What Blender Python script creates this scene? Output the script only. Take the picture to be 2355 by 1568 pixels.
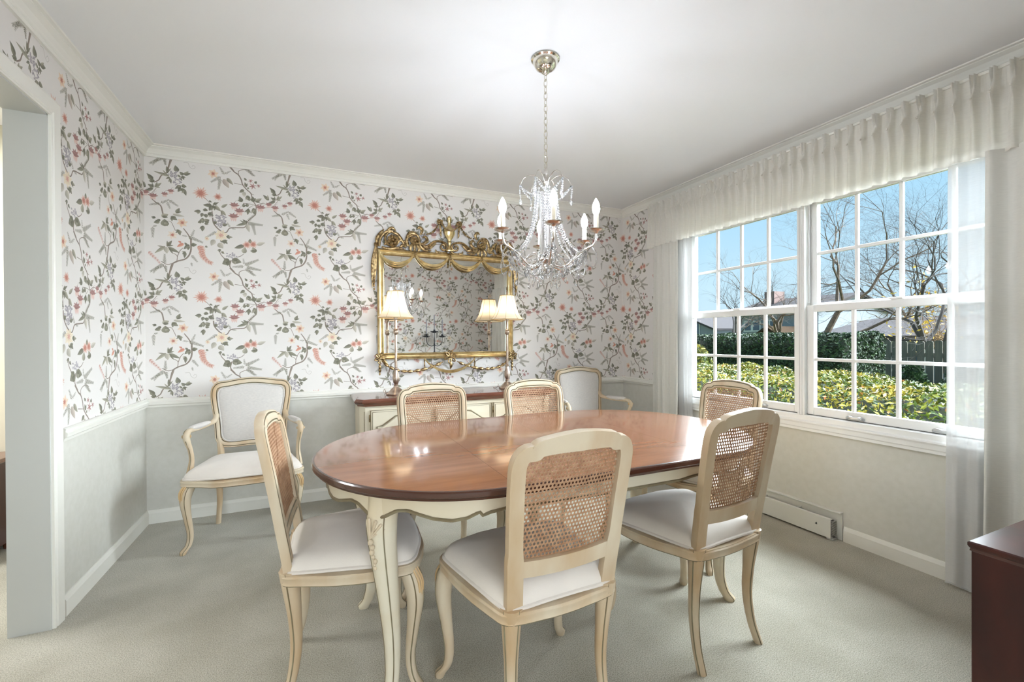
import bpy, math, random
import numpy as np
from mathutils import Vector, Matrix, noise as mnoise

for o in list(bpy.data.objects):
    bpy.data.objects.remove(o, do_unlink=True)
SC = bpy.context.scene
COL = SC.collection
random.seed(7)

# ------------------------------------------------------------------ camera
XL, XR, YB, CEIL = -0.99, 2.808, 3.583, 2.44      # left wall, window wall, back wall, ceiling
YF = 0.20                                           # wall behind the camera
FPX, CAMH, YAW, PIT, ROL = 1022.716, 1.183, math.radians(24.054), math.radians(-0.25), math.radians(0.274)
Bm = np.array([[math.cos(YAW), -math.sin(YAW), 0], [0, 0, 1], [math.sin(YAW), math.cos(YAW), 0]])
Pm = np.array([[1, 0, 0], [0, math.cos(PIT), -math.sin(PIT)], [0, math.sin(PIT), math.cos(PIT)]])
Rm = np.array([[math.cos(ROL), -math.sin(ROL), 0], [math.sin(ROL), math.cos(ROL), 0], [0, 0, 1]])
Mc = Rm @ Pm @ Bm                                   # rows: right, up, forward
cam = bpy.data.cameras.new('camera')
cam.sensor_width = 36.0
cam.lens = FPX / 2355 * 36.0
cam.clip_start = 0.02
cam.clip_end = 500
camo = bpy.data.objects.new('camera', cam)
COL.objects.link(camo)
mw = Matrix.Identity(4)
for i in range(3):
    mw[i][0], mw[i][1], mw[i][2] = Mc[0][i], Mc[1][i], -Mc[2][i]
mw[2][3] = CAMH
camo.matrix_world = mw
SC.camera = camo

# ------------------------------------------------------------------ look, sky, sun
SC.view_settings.view_transform = 'Standard'
SC.view_settings.look = 'None'
SC.view_settings.exposure = 0.97
SC.view_settings.gamma = 1.0
SC.view_settings.use_curve_mapping = False
SC.cycles.use_denoising = True
SC.cycles.caustics_reflective = False
SC.cycles.caustics_refractive = False
SC.cycles.max_bounces = 8
SC.cycles.transmission_bounces = 6
SC.cycles.adaptive_threshold = 0.03

def lin(c):
    return tuple(((x / 255) / 12.92 if x / 255 <= 0.04045 else (((x / 255) + 0.055) / 1.055) ** 2.4) for x in c)

W = bpy.data.worlds.new('sky')
SC.world = W
W.use_nodes = True
wn, wl = W.node_tree.nodes, W.node_tree.links
wn.clear()
wo = wn.new('ShaderNodeOutputWorld')
wb = wn.new('ShaderNodeBackground')
wtc = wn.new('ShaderNodeTexCoord')
wsep = wn.new('ShaderNodeSeparateXYZ')
wramp = wn.new('ShaderNodeValToRGB')
els = wramp.color_ramp.elements
els[0].position, els[0].color = 0.0, (*lin((198, 222, 236)), 1)
els[1].position, els[1].color = 1.0, (*lin((96, 160, 214)), 1)
e = els.new(0.10); e.color = (*lin((194, 224, 242)), 1)
e = els.new(0.34); e.color = (*lin((154, 206, 240)), 1)
wl.new(wtc.outputs['Generated'], wsep.inputs[0])
wl.new(wsep.outputs['Z'], wramp.inputs[0])
wl.new(wramp.outputs[0], wb.inputs[0])
wb.inputs[1].default_value = 0.61
wl.new(wb.outputs[0], wo.inputs[0])

def add_light(name, kind, energy, loc=(0, 0, 0), color=(1, 1, 1), **kw):
    d = bpy.data.lights.new(name, kind)
    d.energy = energy
    d.color = color
    for k, v in kw.items():
        setattr(d, k, v)
    o = bpy.data.objects.new(name, d)
    o.location = loc
    COL.objects.link(o)
    return o

sun = add_light('sun', 'SUN', 2.0, (20, -10, 20), (1.0, 0.94, 0.84), angle=math.radians(0.6))
sun.rotation_euler = Vector((-0.16, 0.80, -0.58)).to_track_quat('-Z', 'Y').to_euler()
glow = add_light('sky_light', 'SUN', 31.0, (30, 0, 20), (0.86, 0.935, 1.0), angle=math.radians(100))   # bright open sky beyond the window
glow.rotation_euler = Vector((-0.86, -0.05, -0.50)).to_track_quat('-Z', 'Y').to_euler()
BULB, LAMPB, HALLW = 150.0, 22.0, 34.0
# ceiling lamp of the hall, and an added area light behind the camera as fill
add_light('ceiling_lamp_light_hall', 'AREA', HALLW, (-2.2, 2.75, CEIL - 0.06), (0.92, 0.96, 1.0), shape='DISK', size=0.9)
rear_fill = add_light('rear_fill_light', 'AREA', 74.0, (-0.1, -3.26, 1.45), (0.84, 0.92, 1.0), shape='RECTANGLE', size=2.3, size_y=1.5)
rear_fill.rotation_euler = (math.radians(90), 0, 0)

# ------------------------------------------------------------------ mesh helpers
class MB:
    def __init__(s):
        s.v, s.f, s.m, s.s = [], [], [], []
    def add(s, vs, fs, mat=0, smooth=True):
        b = len(s.v)
        s.v.extend([tuple(float(c) for c in p) for p in vs])
        for i, f in enumerate(fs):
            s.f.append(tuple(b + k for k in f))
            s.m.append(mat if isinstance(mat, int) else mat[i])
            s.s.append(smooth)
        return s
    def box(s, x0, x1, y0, y1, z0, z1, mat=0, T=None):
        vs = [(x, y, z) for z in (z0, z1) for y in (y0, y1) for x in (x0, x1)]
        if T:
            vs = [T(p) for p in vs]
        return s.add(vs, [(0, 2, 3, 1), (4, 5, 7, 6), (0, 1, 5, 4), (2, 6, 7, 3), (0, 4, 6, 2), (1, 3, 7, 5)], mat, False)
    def rings(s, R, closed=False, caps=True, mat=0, smooth=True, matf=None):
        n = len(R[0]); k = len(R)
        vs = [p for r in R for p in r]
        fs, ms = [], []
        for i in range(k if closed else k - 1):
            a, b = i * n, ((i + 1) % k) * n
            for j in range(n):
                j2 = (j + 1) % n
                fs.append((a + j, a + j2, b + j2, b + j)); ms.append(matf[j] if matf else mat)
        if caps and not closed:
            fs.append(tuple(range(n - 1, -1, -1))); ms.append(mat)
            fs.append(tuple((k - 1) * n + j for j in range(n))); ms.append(mat)
        return s.add(vs, fs, ms, smooth)
    def tube(s, pts, r, n=8, closed=False, caps=True, mat=0, flat=1.0, up=None):
        P = [Vector(p) for p in pts]
        k = len(P)
        rr = r if isinstance(r, (list, tuple)) else [r] * k
        R = []
        nrm = None
        for i in range(k):
            if closed:
                t = P[(i + 1) % k] - P[i - 1]
            else:
                t = P[min(i + 1, k - 1)] - P[max(i - 1, 0)]
            if t.length < 1e-9:
                t = Vector((0, 0, 1))
            t.normalize()
            if nrm is None:
                a = Vector(up) if up else (Vector((0, 0, 1)) if abs(t.z) < 0.9 else Vector((1, 0, 0)))
                nrm = (a - t * a.dot(t)).normalized()
            else:
                nrm = nrm - t * nrm.dot(t)
                nrm = nrm.normalized() if nrm.length > 1e-6 else Vector((1, 0, 0))
            bn = t.cross(nrm)
            R.append([P[i] + (nrm * math.cos(2 * math.pi * j / n) * flat + bn * math.sin(2 * math.pi * j / n)) * rr[i] for j in range(n)])
        return s.rings(R, closed, caps, mat)
    def lathe(s, prof, n=20, c=(0, 0, 0), mat=0, lobes=None, caps=True, T=None):
        R = []
        for r, z in prof:
            ring = []
            for j in range(n):
                a = 2 * math.pi * j / n
                q = r * (1 + lobes(a, z) if lobes else 1)
                p = (c[0] + q * math.cos(a), c[1] + q * math.sin(a), c[2] + z)
                ring.append(T(p) if T else p)
            R.append(ring)
        return s.rings(R, False, caps, mat)
    def sweep(s, path, nrm, prof, scale=None, closed=False, matf=None, mat=0, caps=True, smooth=True):
        """profile (a,b): a across (tangent x normal), b along normal"""
        P = [Vector(p) for p in path]; k = len(P)
        R = []
        for i in range(k):
            t = (P[(i + 1) % k] - P[i - 1]) if closed else (P[min(i + 1, k - 1)] - P[max(i - 1, 0)])
            t.normalize()
            n = Vector(nrm[i] if isinstance(nrm, list) else nrm)
            n = (n - t * n.dot(t)).normalized()
            a = t.cross(n)
            sc = scale[i] if scale else (1, 1)
            R.append([P[i] + a * (u * sc[0]) + n * (w * sc[1]) for u, w in prof])
        return s.rings(R, closed, caps, mat, smooth, matf)
    def ball(s, c, r, n=6, m=4, mat=0, sz=1.0):
        R = [[(c[0] + r * math.sin(math.pi * i / m) * math.cos(2 * math.pi * j / n),
               c[1] + r * math.sin(math.pi * i / m) * math.sin(2 * math.pi * j / n),
               c[2] - r * sz * math.cos(math.pi * i / m)) for j in range(n)] for i in range(1, m)]
        b = len(s.v)
        s.rings(R, False, False, mat)
        q = len(s.v)
        s.v += [(c[0], c[1], c[2] - r * sz), (c[0], c[1], c[2] + r * sz)]
        for j in range(n):
            s.f.append((q, b + (j + 1) % n, b + j)); s.m.append(mat); s.s.append(True)
            t = b + (m - 2) * n
            s.f.append((q + 1, t + j, t + (j + 1) % n)); s.m.append(mat); s.s.append(True)
        return s
    def grid(s, fn, nu, nv, mat=0, smooth=True, cu=False):
        vs = [fn(i / nu, j / nv) for j in range(nv + 1) for i in range(nu + (0 if cu else 1))]
        w = nu + (0 if cu else 1)
        fs = [(j * w + i, j * w + (i + 1) % w, (j + 1) * w + (i + 1) % w, (j + 1) * w + i) for j in range(nv) for i in range(nu)]
        return s.add(vs, fs, mat, smooth)
    def prism(s, poly, h0, h1, T, mat=0, smooth=False):
        """poly in (a,b), extruded h0..h1, T maps (a,b,h) to world"""
        n = len(poly)
        vs = [T(a, b, h0) for a, b in poly] + [T(a, b, h1) for a, b in poly]
        fs = [tuple(range(n - 1, -1, -1)), tuple(range(n, 2 * n))] + [(i, (i + 1) % n, n + (i + 1) % n, n + i) for i in range(n)]
        return s.add(vs, fs, mat, smooth)
    def build(s, name, mats, parent=None, loc=(0, 0, 0), rz=0.0, bevel=0.0, angle=40, seg=2):
        me = bpy.data.meshes.new(name)
        me.from_pydata(s.v, [], s.f)
        mats = mats if isinstance(mats, (list, tuple)) else [mats]
        for m in mats:
            me.materials.append(m)
        me.polygons.foreach_set('material_index', s.m)
        me.polygons.foreach_set('use_smooth', s.s)
        me.update()
        import bmesh
        bm = bmesh.new(); bm.from_mesh(me)
        bmesh.ops.recalc_face_normals(bm, faces=bm.faces)
        bm.to_mesh(me); bm.free()
        if any(s.s):
            me.set_sharp_from_angle(angle=math.radians(angle))
        o = bpy.data.objects.new(name, me)
        COL.objects.link(o)
        o.location = loc
        o.rotation_euler = (0, 0, rz)
        if parent:
            o.parent = parent
        if bevel:
            b = o.modifiers.new('bevel', 'BEVEL')
            b.width = bevel; b.segments = seg; b.limit_method = 'ANGLE'; b.angle_limit = math.radians(50)
        return o

def empty(name, loc=(0, 0, 0), rz=0.0):
    o = bpy.data.objects.new(name, None)
    o.empty_display_size = 0.1
    COL.objects.link(o)
    o.location = loc
    o.rotation_euler = (0, 0, rz)
    return o
def tag(o, label=None, cat=None, group=None, kind=None):
    if label: o['label'] = label
    if cat: o['category'] = cat
    if group: o['group'] = group
    if kind: o['kind'] = kind
    return o
def struct(o):
    o['kind'] = 'structure'
    return o
def copy_tree(o, parent=None):
    c = o.copy(); COL.objects.link(c); c.parent = parent
    for ch in list(o.children):
        copy_tree(ch, c)
    return c
def catmull(pts, n=6, closed=False):
    P = [Vector(p) for p in pts]; k = len(P); out = []
    for i in range(k if closed else k - 1):
        p1, p2 = P[i], P[(i + 1) % k]
        p0 = P[i - 1] if (closed or i > 0) else p1 * 2 - p2
        p3 = P[(i + 2) % k] if (closed or i + 2 < k) else p2 * 2 - p1
        for j in range(n):
            t = j / n
            out.append(0.5 * ((2 * p1) + (p2 - p0) * t + (2 * p0 - 5 * p1 + 4 * p2 - p3) * t * t + (3 * p1 - p0 - 3 * p2 + p3) * t ** 3))
    if not closed:
        out.append(P[-1])
    return out
def lerp(a, b, t): return a + (b - a) * t
def interp(x, xs, ys): return float(np.interp(x, xs, ys))

# ------------------------------------------------------------------ materials
def pm(name, col, rough=0.5, metal=0.0, col2=None, nscale=5.0, nfac=1.0, stretch=None, bump=None, spec=0.5, sheen=0.0,
       coat=0.0, trans=0.0, emit=None, ramp=(0.35, 0.65), detail=4.0, ior=1.45, sub=0.0, rand=0.0):
    m = bpy.data.materials.new(name)
    m.use_nodes = True
    n, l = m.node_tree.nodes, m.node_tree.links
    p = n['Principled BSDF']
    c = (*lin(col), 1)
    p.inputs['Base Color'].default_value = c
    p.inputs['Roughness'].default_value = rough
    p.inputs['Metallic'].default_value = metal
    p.inputs['IOR'].default_value = ior
    p.inputs['Specular IOR Level'].default_value = spec
    p.inputs['Sheen Weight'].default_value = sheen
    p.inputs['Coat Weight'].default_value = coat
    p.inputs['Coat Roughness'].default_value = 0.08
    p.inputs['Transmission Weight'].default_value = trans
    if emit:
        p.inputs['Emission Color'].default_value = (*lin(emit[0]), 1)
        p.inputs['Emission Strength'].default_value = emit[1]
    tc = n.new('ShaderNodeTexCoord')
    src = tc.outputs['Object']
    if stretch:
        mp = n.new('ShaderNodeMapping'); mp.inputs['Scale'].default_value = stretch
        l.new(src, mp.inputs[0]); src2 = mp.outputs[0]
    else:
        src2 = src
    if col2 is not None:
        nz = n.new('ShaderNodeTexNoise'); nz.inputs['Scale'].default_value = nscale; nz.inputs['Detail'].default_value = detail
        l.new(src2, nz.inputs['Vector'])
        rp = n.new('ShaderNodeValToRGB')
        rp.color_ramp.elements[0].position, rp.color_ramp.elements[1].position = ramp
        rp.color_ramp.elements[0].color = c
        c2 = lin(col2)
        rp.color_ramp.elements[1].color = (*[lerp(c[i], c2[i], nfac) for i in range(3)], 1)
        l.new(nz.outputs['Fac'], rp.inputs[0])
        l.new(rp.outputs[0], p.inputs['Base Color'])
    if bump:
        nb = n.new('ShaderNodeTexNoise'); nb.inputs['Scale'].default_value = bump[0]; nb.inputs['Detail'].default_value = 3
        l.new(src2 if len(bump) > 3 else src, nb.inputs['Vector'])
        bp = n.new('ShaderNodeBump'); bp.inputs['Strength'].default_value = bump[1]; bp.inputs['Distance'].default_value = bump[2] if len(bump) > 2 else 0.002
        l.new(nb.outputs['Fac'], bp.inputs['Height']); l.new(bp.outputs[0], p.inputs['Normal'])
    return m

def thin(name, col, transp=0.3, transl=0.4, rough=0.8, weave=None):
    """light cloth: part see-through, part translucent, part diffuse"""
    m = bpy.data.materials.new(name); m.use_nodes = True
    n, l = m.node_tree.nodes, m.node_tree.links
    n.clear()
    o = n.new('ShaderNodeOutputMaterial')
    d = n.new('ShaderNodeBsdfDiffuse'); t = n.new('ShaderNodeBsdfTranslucent'); tr = n.new('ShaderNodeBsdfTransparent')
    c = (*lin(col), 1)
    d.inputs[0].default_value = c; t.inputs[0].default_value = c
    a = n.new('ShaderNodeMixShader'); a.inputs[0].default_value = transl
    l.new(d.outputs[0], a.inputs[1]); l.new(t.outputs[0], a.inputs[2])
    if weave:
        tc = n.new('ShaderNodeTexCoord'); mp = n.new('ShaderNodeMapping'); mp.inputs['Scale'].default_value = (weave, weave, weave * 14)
        nz = n.new('ShaderNodeTexNoise'); nz.inputs['Scale'].default_value = 1.0; nz.inputs['Detail'].default_value = 3
        l.new(tc.outputs['Object'], mp.inputs[0]); l.new(mp.outputs[0], nz.inputs['Vector'])
        rp = n.new('ShaderNodeValToRGB'); rp.color_ramp.elements[0].position, rp.color_ramp.elements[1].position = 0.3, 0.62
        rp.color_ramp.elements[0].color = (*[x * 0.95 for x in c[:3]], 1); rp.color_ramp.elements[1].color = c
        l.new(nz.outputs['Fac'], rp.inputs[0]); l.new(rp.outputs[0], d.inputs[0]); l.new(rp.outputs[0], t.inputs[0])
    if transp > 0:
        b = n.new('ShaderNodeMixShader'); b.inputs[0].default_value = transp
        l.new(a.outputs[0], b.inputs[1]); l.new(tr.outputs[0], b.inputs[2]); l.new(b.outputs[0], o.inputs[0])
    else:
        l.new(a.outputs[0], o.inputs[0])
    return m

def pane_mat():
    m = bpy.data.materials.new('window_glass'); m.use_nodes = True
    n, l = m.node_tree.nodes, m.node_tree.links
    n.clear()
    o = n.new('ShaderNodeOutputMaterial'); g = n.new('ShaderNodeBsdfGlossy'); t = n.new('ShaderNodeBsdfTransparent')
    g.inputs['Roughness'].default_value = 0.0
    t.inputs[0].default_value = (0.97, 0.985, 0.98, 1)
    fr = n.new('ShaderNodeFresnel'); fr.inputs[0].default_value = 1.12
    x = n.new('ShaderNodeMixShader')
    l.new(fr.outputs[0], x.inputs[0]); l.new(t.outputs[0], x.inputs[1]); l.new(g.outputs[0], x.inputs[2]); l.new(x.outputs[0], o.inputs[0])
    return m

def emis(name, col, s):
    m = bpy.data.materials.new(name); m.use_nodes = True
    n, l = m.node_tree.nodes, m.node_tree.links
    n.clear()
    o = n.new('ShaderNodeOutputMaterial'); e = n.new('ShaderNodeEmission')
    e.inputs[0].default_value = (*lin(col), 1); e.inputs[1].default_value = s
    l.new(e.outputs[0], o.inputs[0])
    return m

M = {}
M['ceiling'] = pm('ceiling_paint', (236, 236, 236), 0.9, bump=(320, 0.06))
M['trim'] = pm('trim_paint', (236, 234, 226), 0.45)
M['wainscot'] = pm('wainscot_paint', (212, 210, 201), 0.75, bump=(260, 0.12), col2=(217, 215, 207), nscale=30)
M['hallpaint'] = pm('hall_paint', (212, 205, 184), 0.8)
M['winwhite'] = pm('window_white', (242, 242, 240), 0.35)
M['cream'] = pm('antique_cream_paint', (212, 197, 172), 0.42, col2=(184, 148, 104), nscale=7, ramp=(0.42, 0.82), bump=(90, 0.08), stretch=(1, 1, 0.35))
M['gold_cream'] = pm('honey_rubbed_paint', (214, 184, 138), 0.42, col2=(188, 142, 88), nscale=9, ramp=(0.4, 0.8), bump=(90, 0.08), stretch=(1, 1, 0.35))
M['olive'] = pm('olive_glaze_line', (140, 132, 106), 0.45, col2=(120, 104, 78), nscale=12)
M['tablecream'] = pm('table_cream_paint', (224, 215, 194), 0.4, col2=(212, 188, 148), nscale=4, ramp=(0.45, 0.85), bump=(80, 0.05), stretch=(0.4, 0.4, 1))
M['velvet'] = pm('seat_velvet', (234, 225, 215), 0.8, sheen=0.5, col2=(221, 212, 203), nscale=5, bump=(420, 0.15), ramp=(0.3, 0.75))
M['backlinen'] = pm('back_linen', (214, 209, 203), 0.85, sheen=0.3, col2=(203, 198, 194), nscale=60, bump=(500, 0.15), stretch=(1, 1, 6))
M['cane'] = pm('cane', (184, 146, 114), 0.55, col2=(160, 120, 90), nscale=40)
M['tabletop'] = pm('table_cherry', (138, 86, 56), 0.16, col2=(164, 110, 76), nscale=3.0, stretch=(1.2, 9, 9), ramp=(0.3, 0.72), coat=0.5, detail=8, spec=0.5)
M['tableedge'] = pm('table_edge_dark', (74, 42, 30), 0.25, coat=0.5)
M['walnut'] = pm('sideboard_walnut', (94, 54, 40), 0.2, col2=(118, 72, 54), nscale=4, stretch=(2, 14, 14), coat=0.5)
M['mahogany'] = pm('chest_mahogany', (74, 28, 20), 0.28, col2=(52, 20, 16), nscale=3, stretch=(3, 3, 1), coat=0.12, detail=6)
M['gold'] = pm('gilt_frame', (220, 200, 152), 0.30, 1.0, col2=(184, 156, 106), nscale=22, bump=(60, 0.1), ramp=(0.42, 0.72))
M['antgold'] = pm('antique_gilt', (180, 154, 112), 0.36, 1.0, col2=(88, 68, 44), nscale=55, bump=(70, 0.25), ramp=(0.42, 0.66))
M['mirror'] = pm('mirror_glass', (226, 226, 222), 0.015, 1.0)
M['silver'] = pm('antique_silver', (222, 220, 216), 0.25, 1.0, col2=(192, 184, 176), nscale=20)
M['chrome'] = pm('polished_silver', (222, 218, 206), 0.12, 1.0)
M['candle'] = pm('candle_sleeve', (240, 228, 205), 0.5)
M['crystal'] = pm('crystal', (255, 255, 255), 0.03, trans=0.88, spec=0.9, ior=1.52)
M['bulb'] = emis('lit_bulb', (234, 242, 255), BULB)
M['lampbulb'] = emis('lit_lamp_bulb', (255, 236, 208), LAMPB)
M['shade'] = thin('lamp_shade_silk', (252, 243, 226), 0.0, 0.62)
M['shadetrim'] = pm('shade_trim', (196, 168, 122), 0.8)
M['pewter'] = pm('lamp_pewter', (206, 190, 176), 0.3, 1.0, col2=(166, 144, 128), nscale=25, bump=(80, 0.1))
M['drape'] = thin('drape_linen', (226, 224, 217), 0.0, 0.08, weave=30)
M['valance'] = thin('valance_linen', (243, 240, 232), 0.0, 0.30, weave=26)
M['sheer'] = thin('sheer_voile', (214, 214, 214), 0.22, 0.08, weave=24)
M['heater'] = pm('heater_enamel', (226, 226, 220), 0.4)
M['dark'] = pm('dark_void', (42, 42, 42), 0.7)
M['pane'] = pane_mat()
M['handle'] = pm('sash_handle', (196, 198, 200), 0.3, 0.6)
M['black'] = pm('blackened_iron', (40, 44, 52), 0.4, 0.3)

# ------------------------------------------------------------------ wallpaper print: drawn by code, one repeat of 0.70 x 0.70 m
TW, TH = 0.70, 0.698
WL=[(191,3241,71,3271,27,'g'),(176,3266,169,3335,23,'d'),(249,3289,236,3350,47,'d'),(194,3231,163,3213,20,'d'),(194,3222,203,3173,23,'d'),(300,3277,356,3289,36,'d'),(297,3265,269,3295,32,'d'),(274,3242,254,3266,20,'d'),(290,3259,303,3222,24,'d'),(267,3234,290,3212,20,'d'),(280,3163,231,3130,32,'d'),(283,3168,323,3158,35,'d'),(280,3145,254,3102,32,'d'),(286,3140,306,3112,28,'d'),(300,3135,319,3074,32,'d'),(56,3188,29,3236,35,'d'),(74,3175,34,3176,23,'d'),(70,3120,27,3145,31,'d'),(77,3125,130,3170,31,'g'),(129,2855,179,2881,47,'g'),(240,2900,266,2950,35,'d'),(214,2888,304,2875,27,'l'),(199,2864,249,2834,39,'d'),(153,2769,150,2835,70,'d'),(113,2808,69,2795,39,'d'),(119,2817,94,2828,23,'d'),(84,2840,50,2844,23,'d'),(793,2638,707,2606,42,'d'),(901,2655,974,2682,38,'l'),(840,2666,843,2709,33,'d'),(786,2563,800,2622,50,'g'),(886,2574,864,2628,50,'g'),(296,2617,244,2582,32,'c'),(277,2623,254,2638,20,'c'),(154,2579,73,2510,31,'g'),(167,2579,206,2638,31,'d'),(174,2572,263,2527,35,'d'),(161,2574,167,2513,47,'l'),(341,2609,296,2566,36,'d'),(339,2600,329,2556,24,'d'),(321,2607,303,2626,24,'d'),(309,2536,301,2480,28,'d'),(309,2543,286,2514,24,'d'),(354,2610,401,2615,40,'d'),(467,2607,487,2597,20,'d'),(621,3275,666,3192,53,'p'),(650,3288,701,3229,37,'g'),(524,3003,453,3003,40,'d'),(527,2996,500,2953,40,'d'),(524,2996,554,2994,28,'d'),(531,3016,583,3043,20,'d'),(500,3049,524,3036,18,'d'),(603,2997,654,3036,29,'g'),(599,2964,640,2920,33,'g'),(544,3006,599,2956,36,'g'),(433,2937,380,2934,36,'d'),(470,2944,470,2973,44,'d'),(450,2923,436,2885,32,'d'),(476,2917,476,2881,40,'d'),(490,2927,537,2908,36,'d'),(436,2841,409,2827,28,'d'),(463,2852,423,2851,52,'d'),(463,2844,503,2864,48,'d'),(463,2828,496,2822,28,'d'),(451,2802,444,2746,36,'d'),(469,2699,494,2670,20,'d'),(617,2681,651,2643,33,'d'),(543,2675,514,2615,49,'l'),(576,2645,614,2595,57,'l'),(590,2670,639,2658,28,'d'),(639,2715,694,2712,29,'g'),(590,2589,579,2556,24,'d'),(600,2566,624,2543,20,'d'),(671,2477,606,2444,74,'d'),(686,2490,767,2470,66,'d'),(816,2864,723,2830,29,'d'),(816,2864,780,2897,25,'d'),(816,2855,837,2775,42,'l'),(793,3192,754,3162,33,'d'),(774,3070,753,3122,41,'d'),(817,3138,843,3087,42,'d'),(810,3145,774,3153,50,'l'),(874,3082,867,3136,42,'d'),(889,3085,947,3125,38,'g'),(789,3019,789,3059,29,'d'),(820,3026,817,3063,29,'d'),(831,3010,823,2947,32,'d'),(874,3020,891,2947,42,'d'),(814,3223,800,3268,27,'d'),(890,3268,901,3294,27,'d'),(814,3287,794,3312,22,'d'),(836,3211,819,3216,22,'d'),(1010,3116,959,3163,34,'d'),(1067,3195,1019,3244,34,'d'),(537,2835,564,2854,36,'d'),(611,2827,653,2835,37,'d'),(259,2744,270,2691,31,'d'),(239,2734,261,2744,20,'d'),(1066,3110,999,3076,29,'d'),(1074,3170,1044,3192,34,'d')]
WS=[(12,[(211,3413),(186,3331),(176,3278),(131,3241),(109,3195),(77,3170)]),(14,[(354,2658),(351,2546),(314,2476),(243,2444),(204,2410),(186,2338),(169,2291)]),(6,[(243,2444),(243,2499),(201,2527)]),(6,[(247,2491),(266,2544),(289,2573)]),(7,[(243,2440),(173,2411),(123,2436)]),(11,[(354,2658),(329,2711),(297,2759)]),(5,[(233,2734),(217,2775),(194,2817),(137,2809)]),(11,[(139,2880),(126,2948),(107,2970),(83,2986),(51,3017)]),(6,[(524,2947),(530,2900),(500,2895)]),(11,[(530,2883),(537,2835),(570,2787),(621,2751),(646,2761),(674,2801),(751,2812),(794,2819),(816,2855)]),(5,[(524,2996),(490,3047),(437,3105)]),(11,[(671,3405),(713,3358),(747,3334),(771,3288),(783,3241),(819,3196),(853,3163),(867,3102),(896,3047),(896,3006),(889,2954),(837,2900),(816,2864)]),(6,[(747,3342),(749,3371),(783,3391),(826,3395),(863,3381)]),(5,[(711,3248),(776,3239)]),(5,[(853,3163),(879,3153)]),(5,[(789,3059),(846,3057),(896,3047)]),(6,[(896,3047),(940,3073),(984,3074)]),(4,[(831,3014),(867,3044)]),(11,[(679,2481),(669,2423),(706,2372)]),(8,[(630,2490),(596,2533),(583,2572)]),(6,[(729,2517),(764,2533),(786,2554)]),(3,[(301,3388),(334,3388),(347,3355),(373,3335),(393,3358),(376,3371),(366,3357)]),(4,[(599,2956),(599,2923)]),(5,[(524,2963),(530,2924)]),(4,[(1089,3113),(1043,3056),(961,3030)])]
WF=[(329,2688,441,2642),(356,2689,379,2748),(354,2514,400,2454),(147,2414,47,2342),(147,2414,149,2500),(147,2407,160,2348),(120,2979,183,3017),(183,3017,250,2971),(120,2979,44,2958),(170,3000,191,2944),(104,3395,66,3331),(154,3407,163,3347),(601,3297,523,3236),(594,3279,580,3176),(629,3317,594,3381),(629,3325,674,3357),(563,2756,489,2702),(791,2431,700,2421),(791,2440,907,2501),(806,2424,929,2401),(799,2414,870,2348),(791,2447,784,2501),(816,2864,946,2857),(863,2868,887,2762),(823,2881,874,2948),(61,2756,61,2663),(61,2756,87,2766),(826,3391,884,3347),(354,2443,360,2413),(681,2801,713,2795),(329,2688,290,2692),(674,2804,653,2847)]
WB=[(287,2814,46,'P'),(210,2692,43,'Q'),(536,3315,47,'P'),(597,2723,59,'Y'),(434,3113,66,'C'),(573,3095,41,'C'),(223,3262,41,'V'),(249,3199,35,'V'),(594,2878,54,'V'),(584,2814,29,'V'),(686,2532,45,'v'),(814,2648,43,'C'),(869,2656,43,'C'),(869,3239,35,'R'),(851,3289,22,'R'),(920,3249,22,'R'),(481,2681,23,'Y')]
WU=[(710,3033,40),(753,2981,41),(703,2923,43),(936,3036,42),(934,3033,30),(1009,3073,30),(1066,3046,34),(1153,3073,27),(1201,3106,27)]
WT=[(62,[(407,2599),(434,2577),(440,2537),(453,2499),(487,2460),(520,2443)]),(35,[(30,2521),(57,2486),(91,2450),(116,2413)])]
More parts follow.
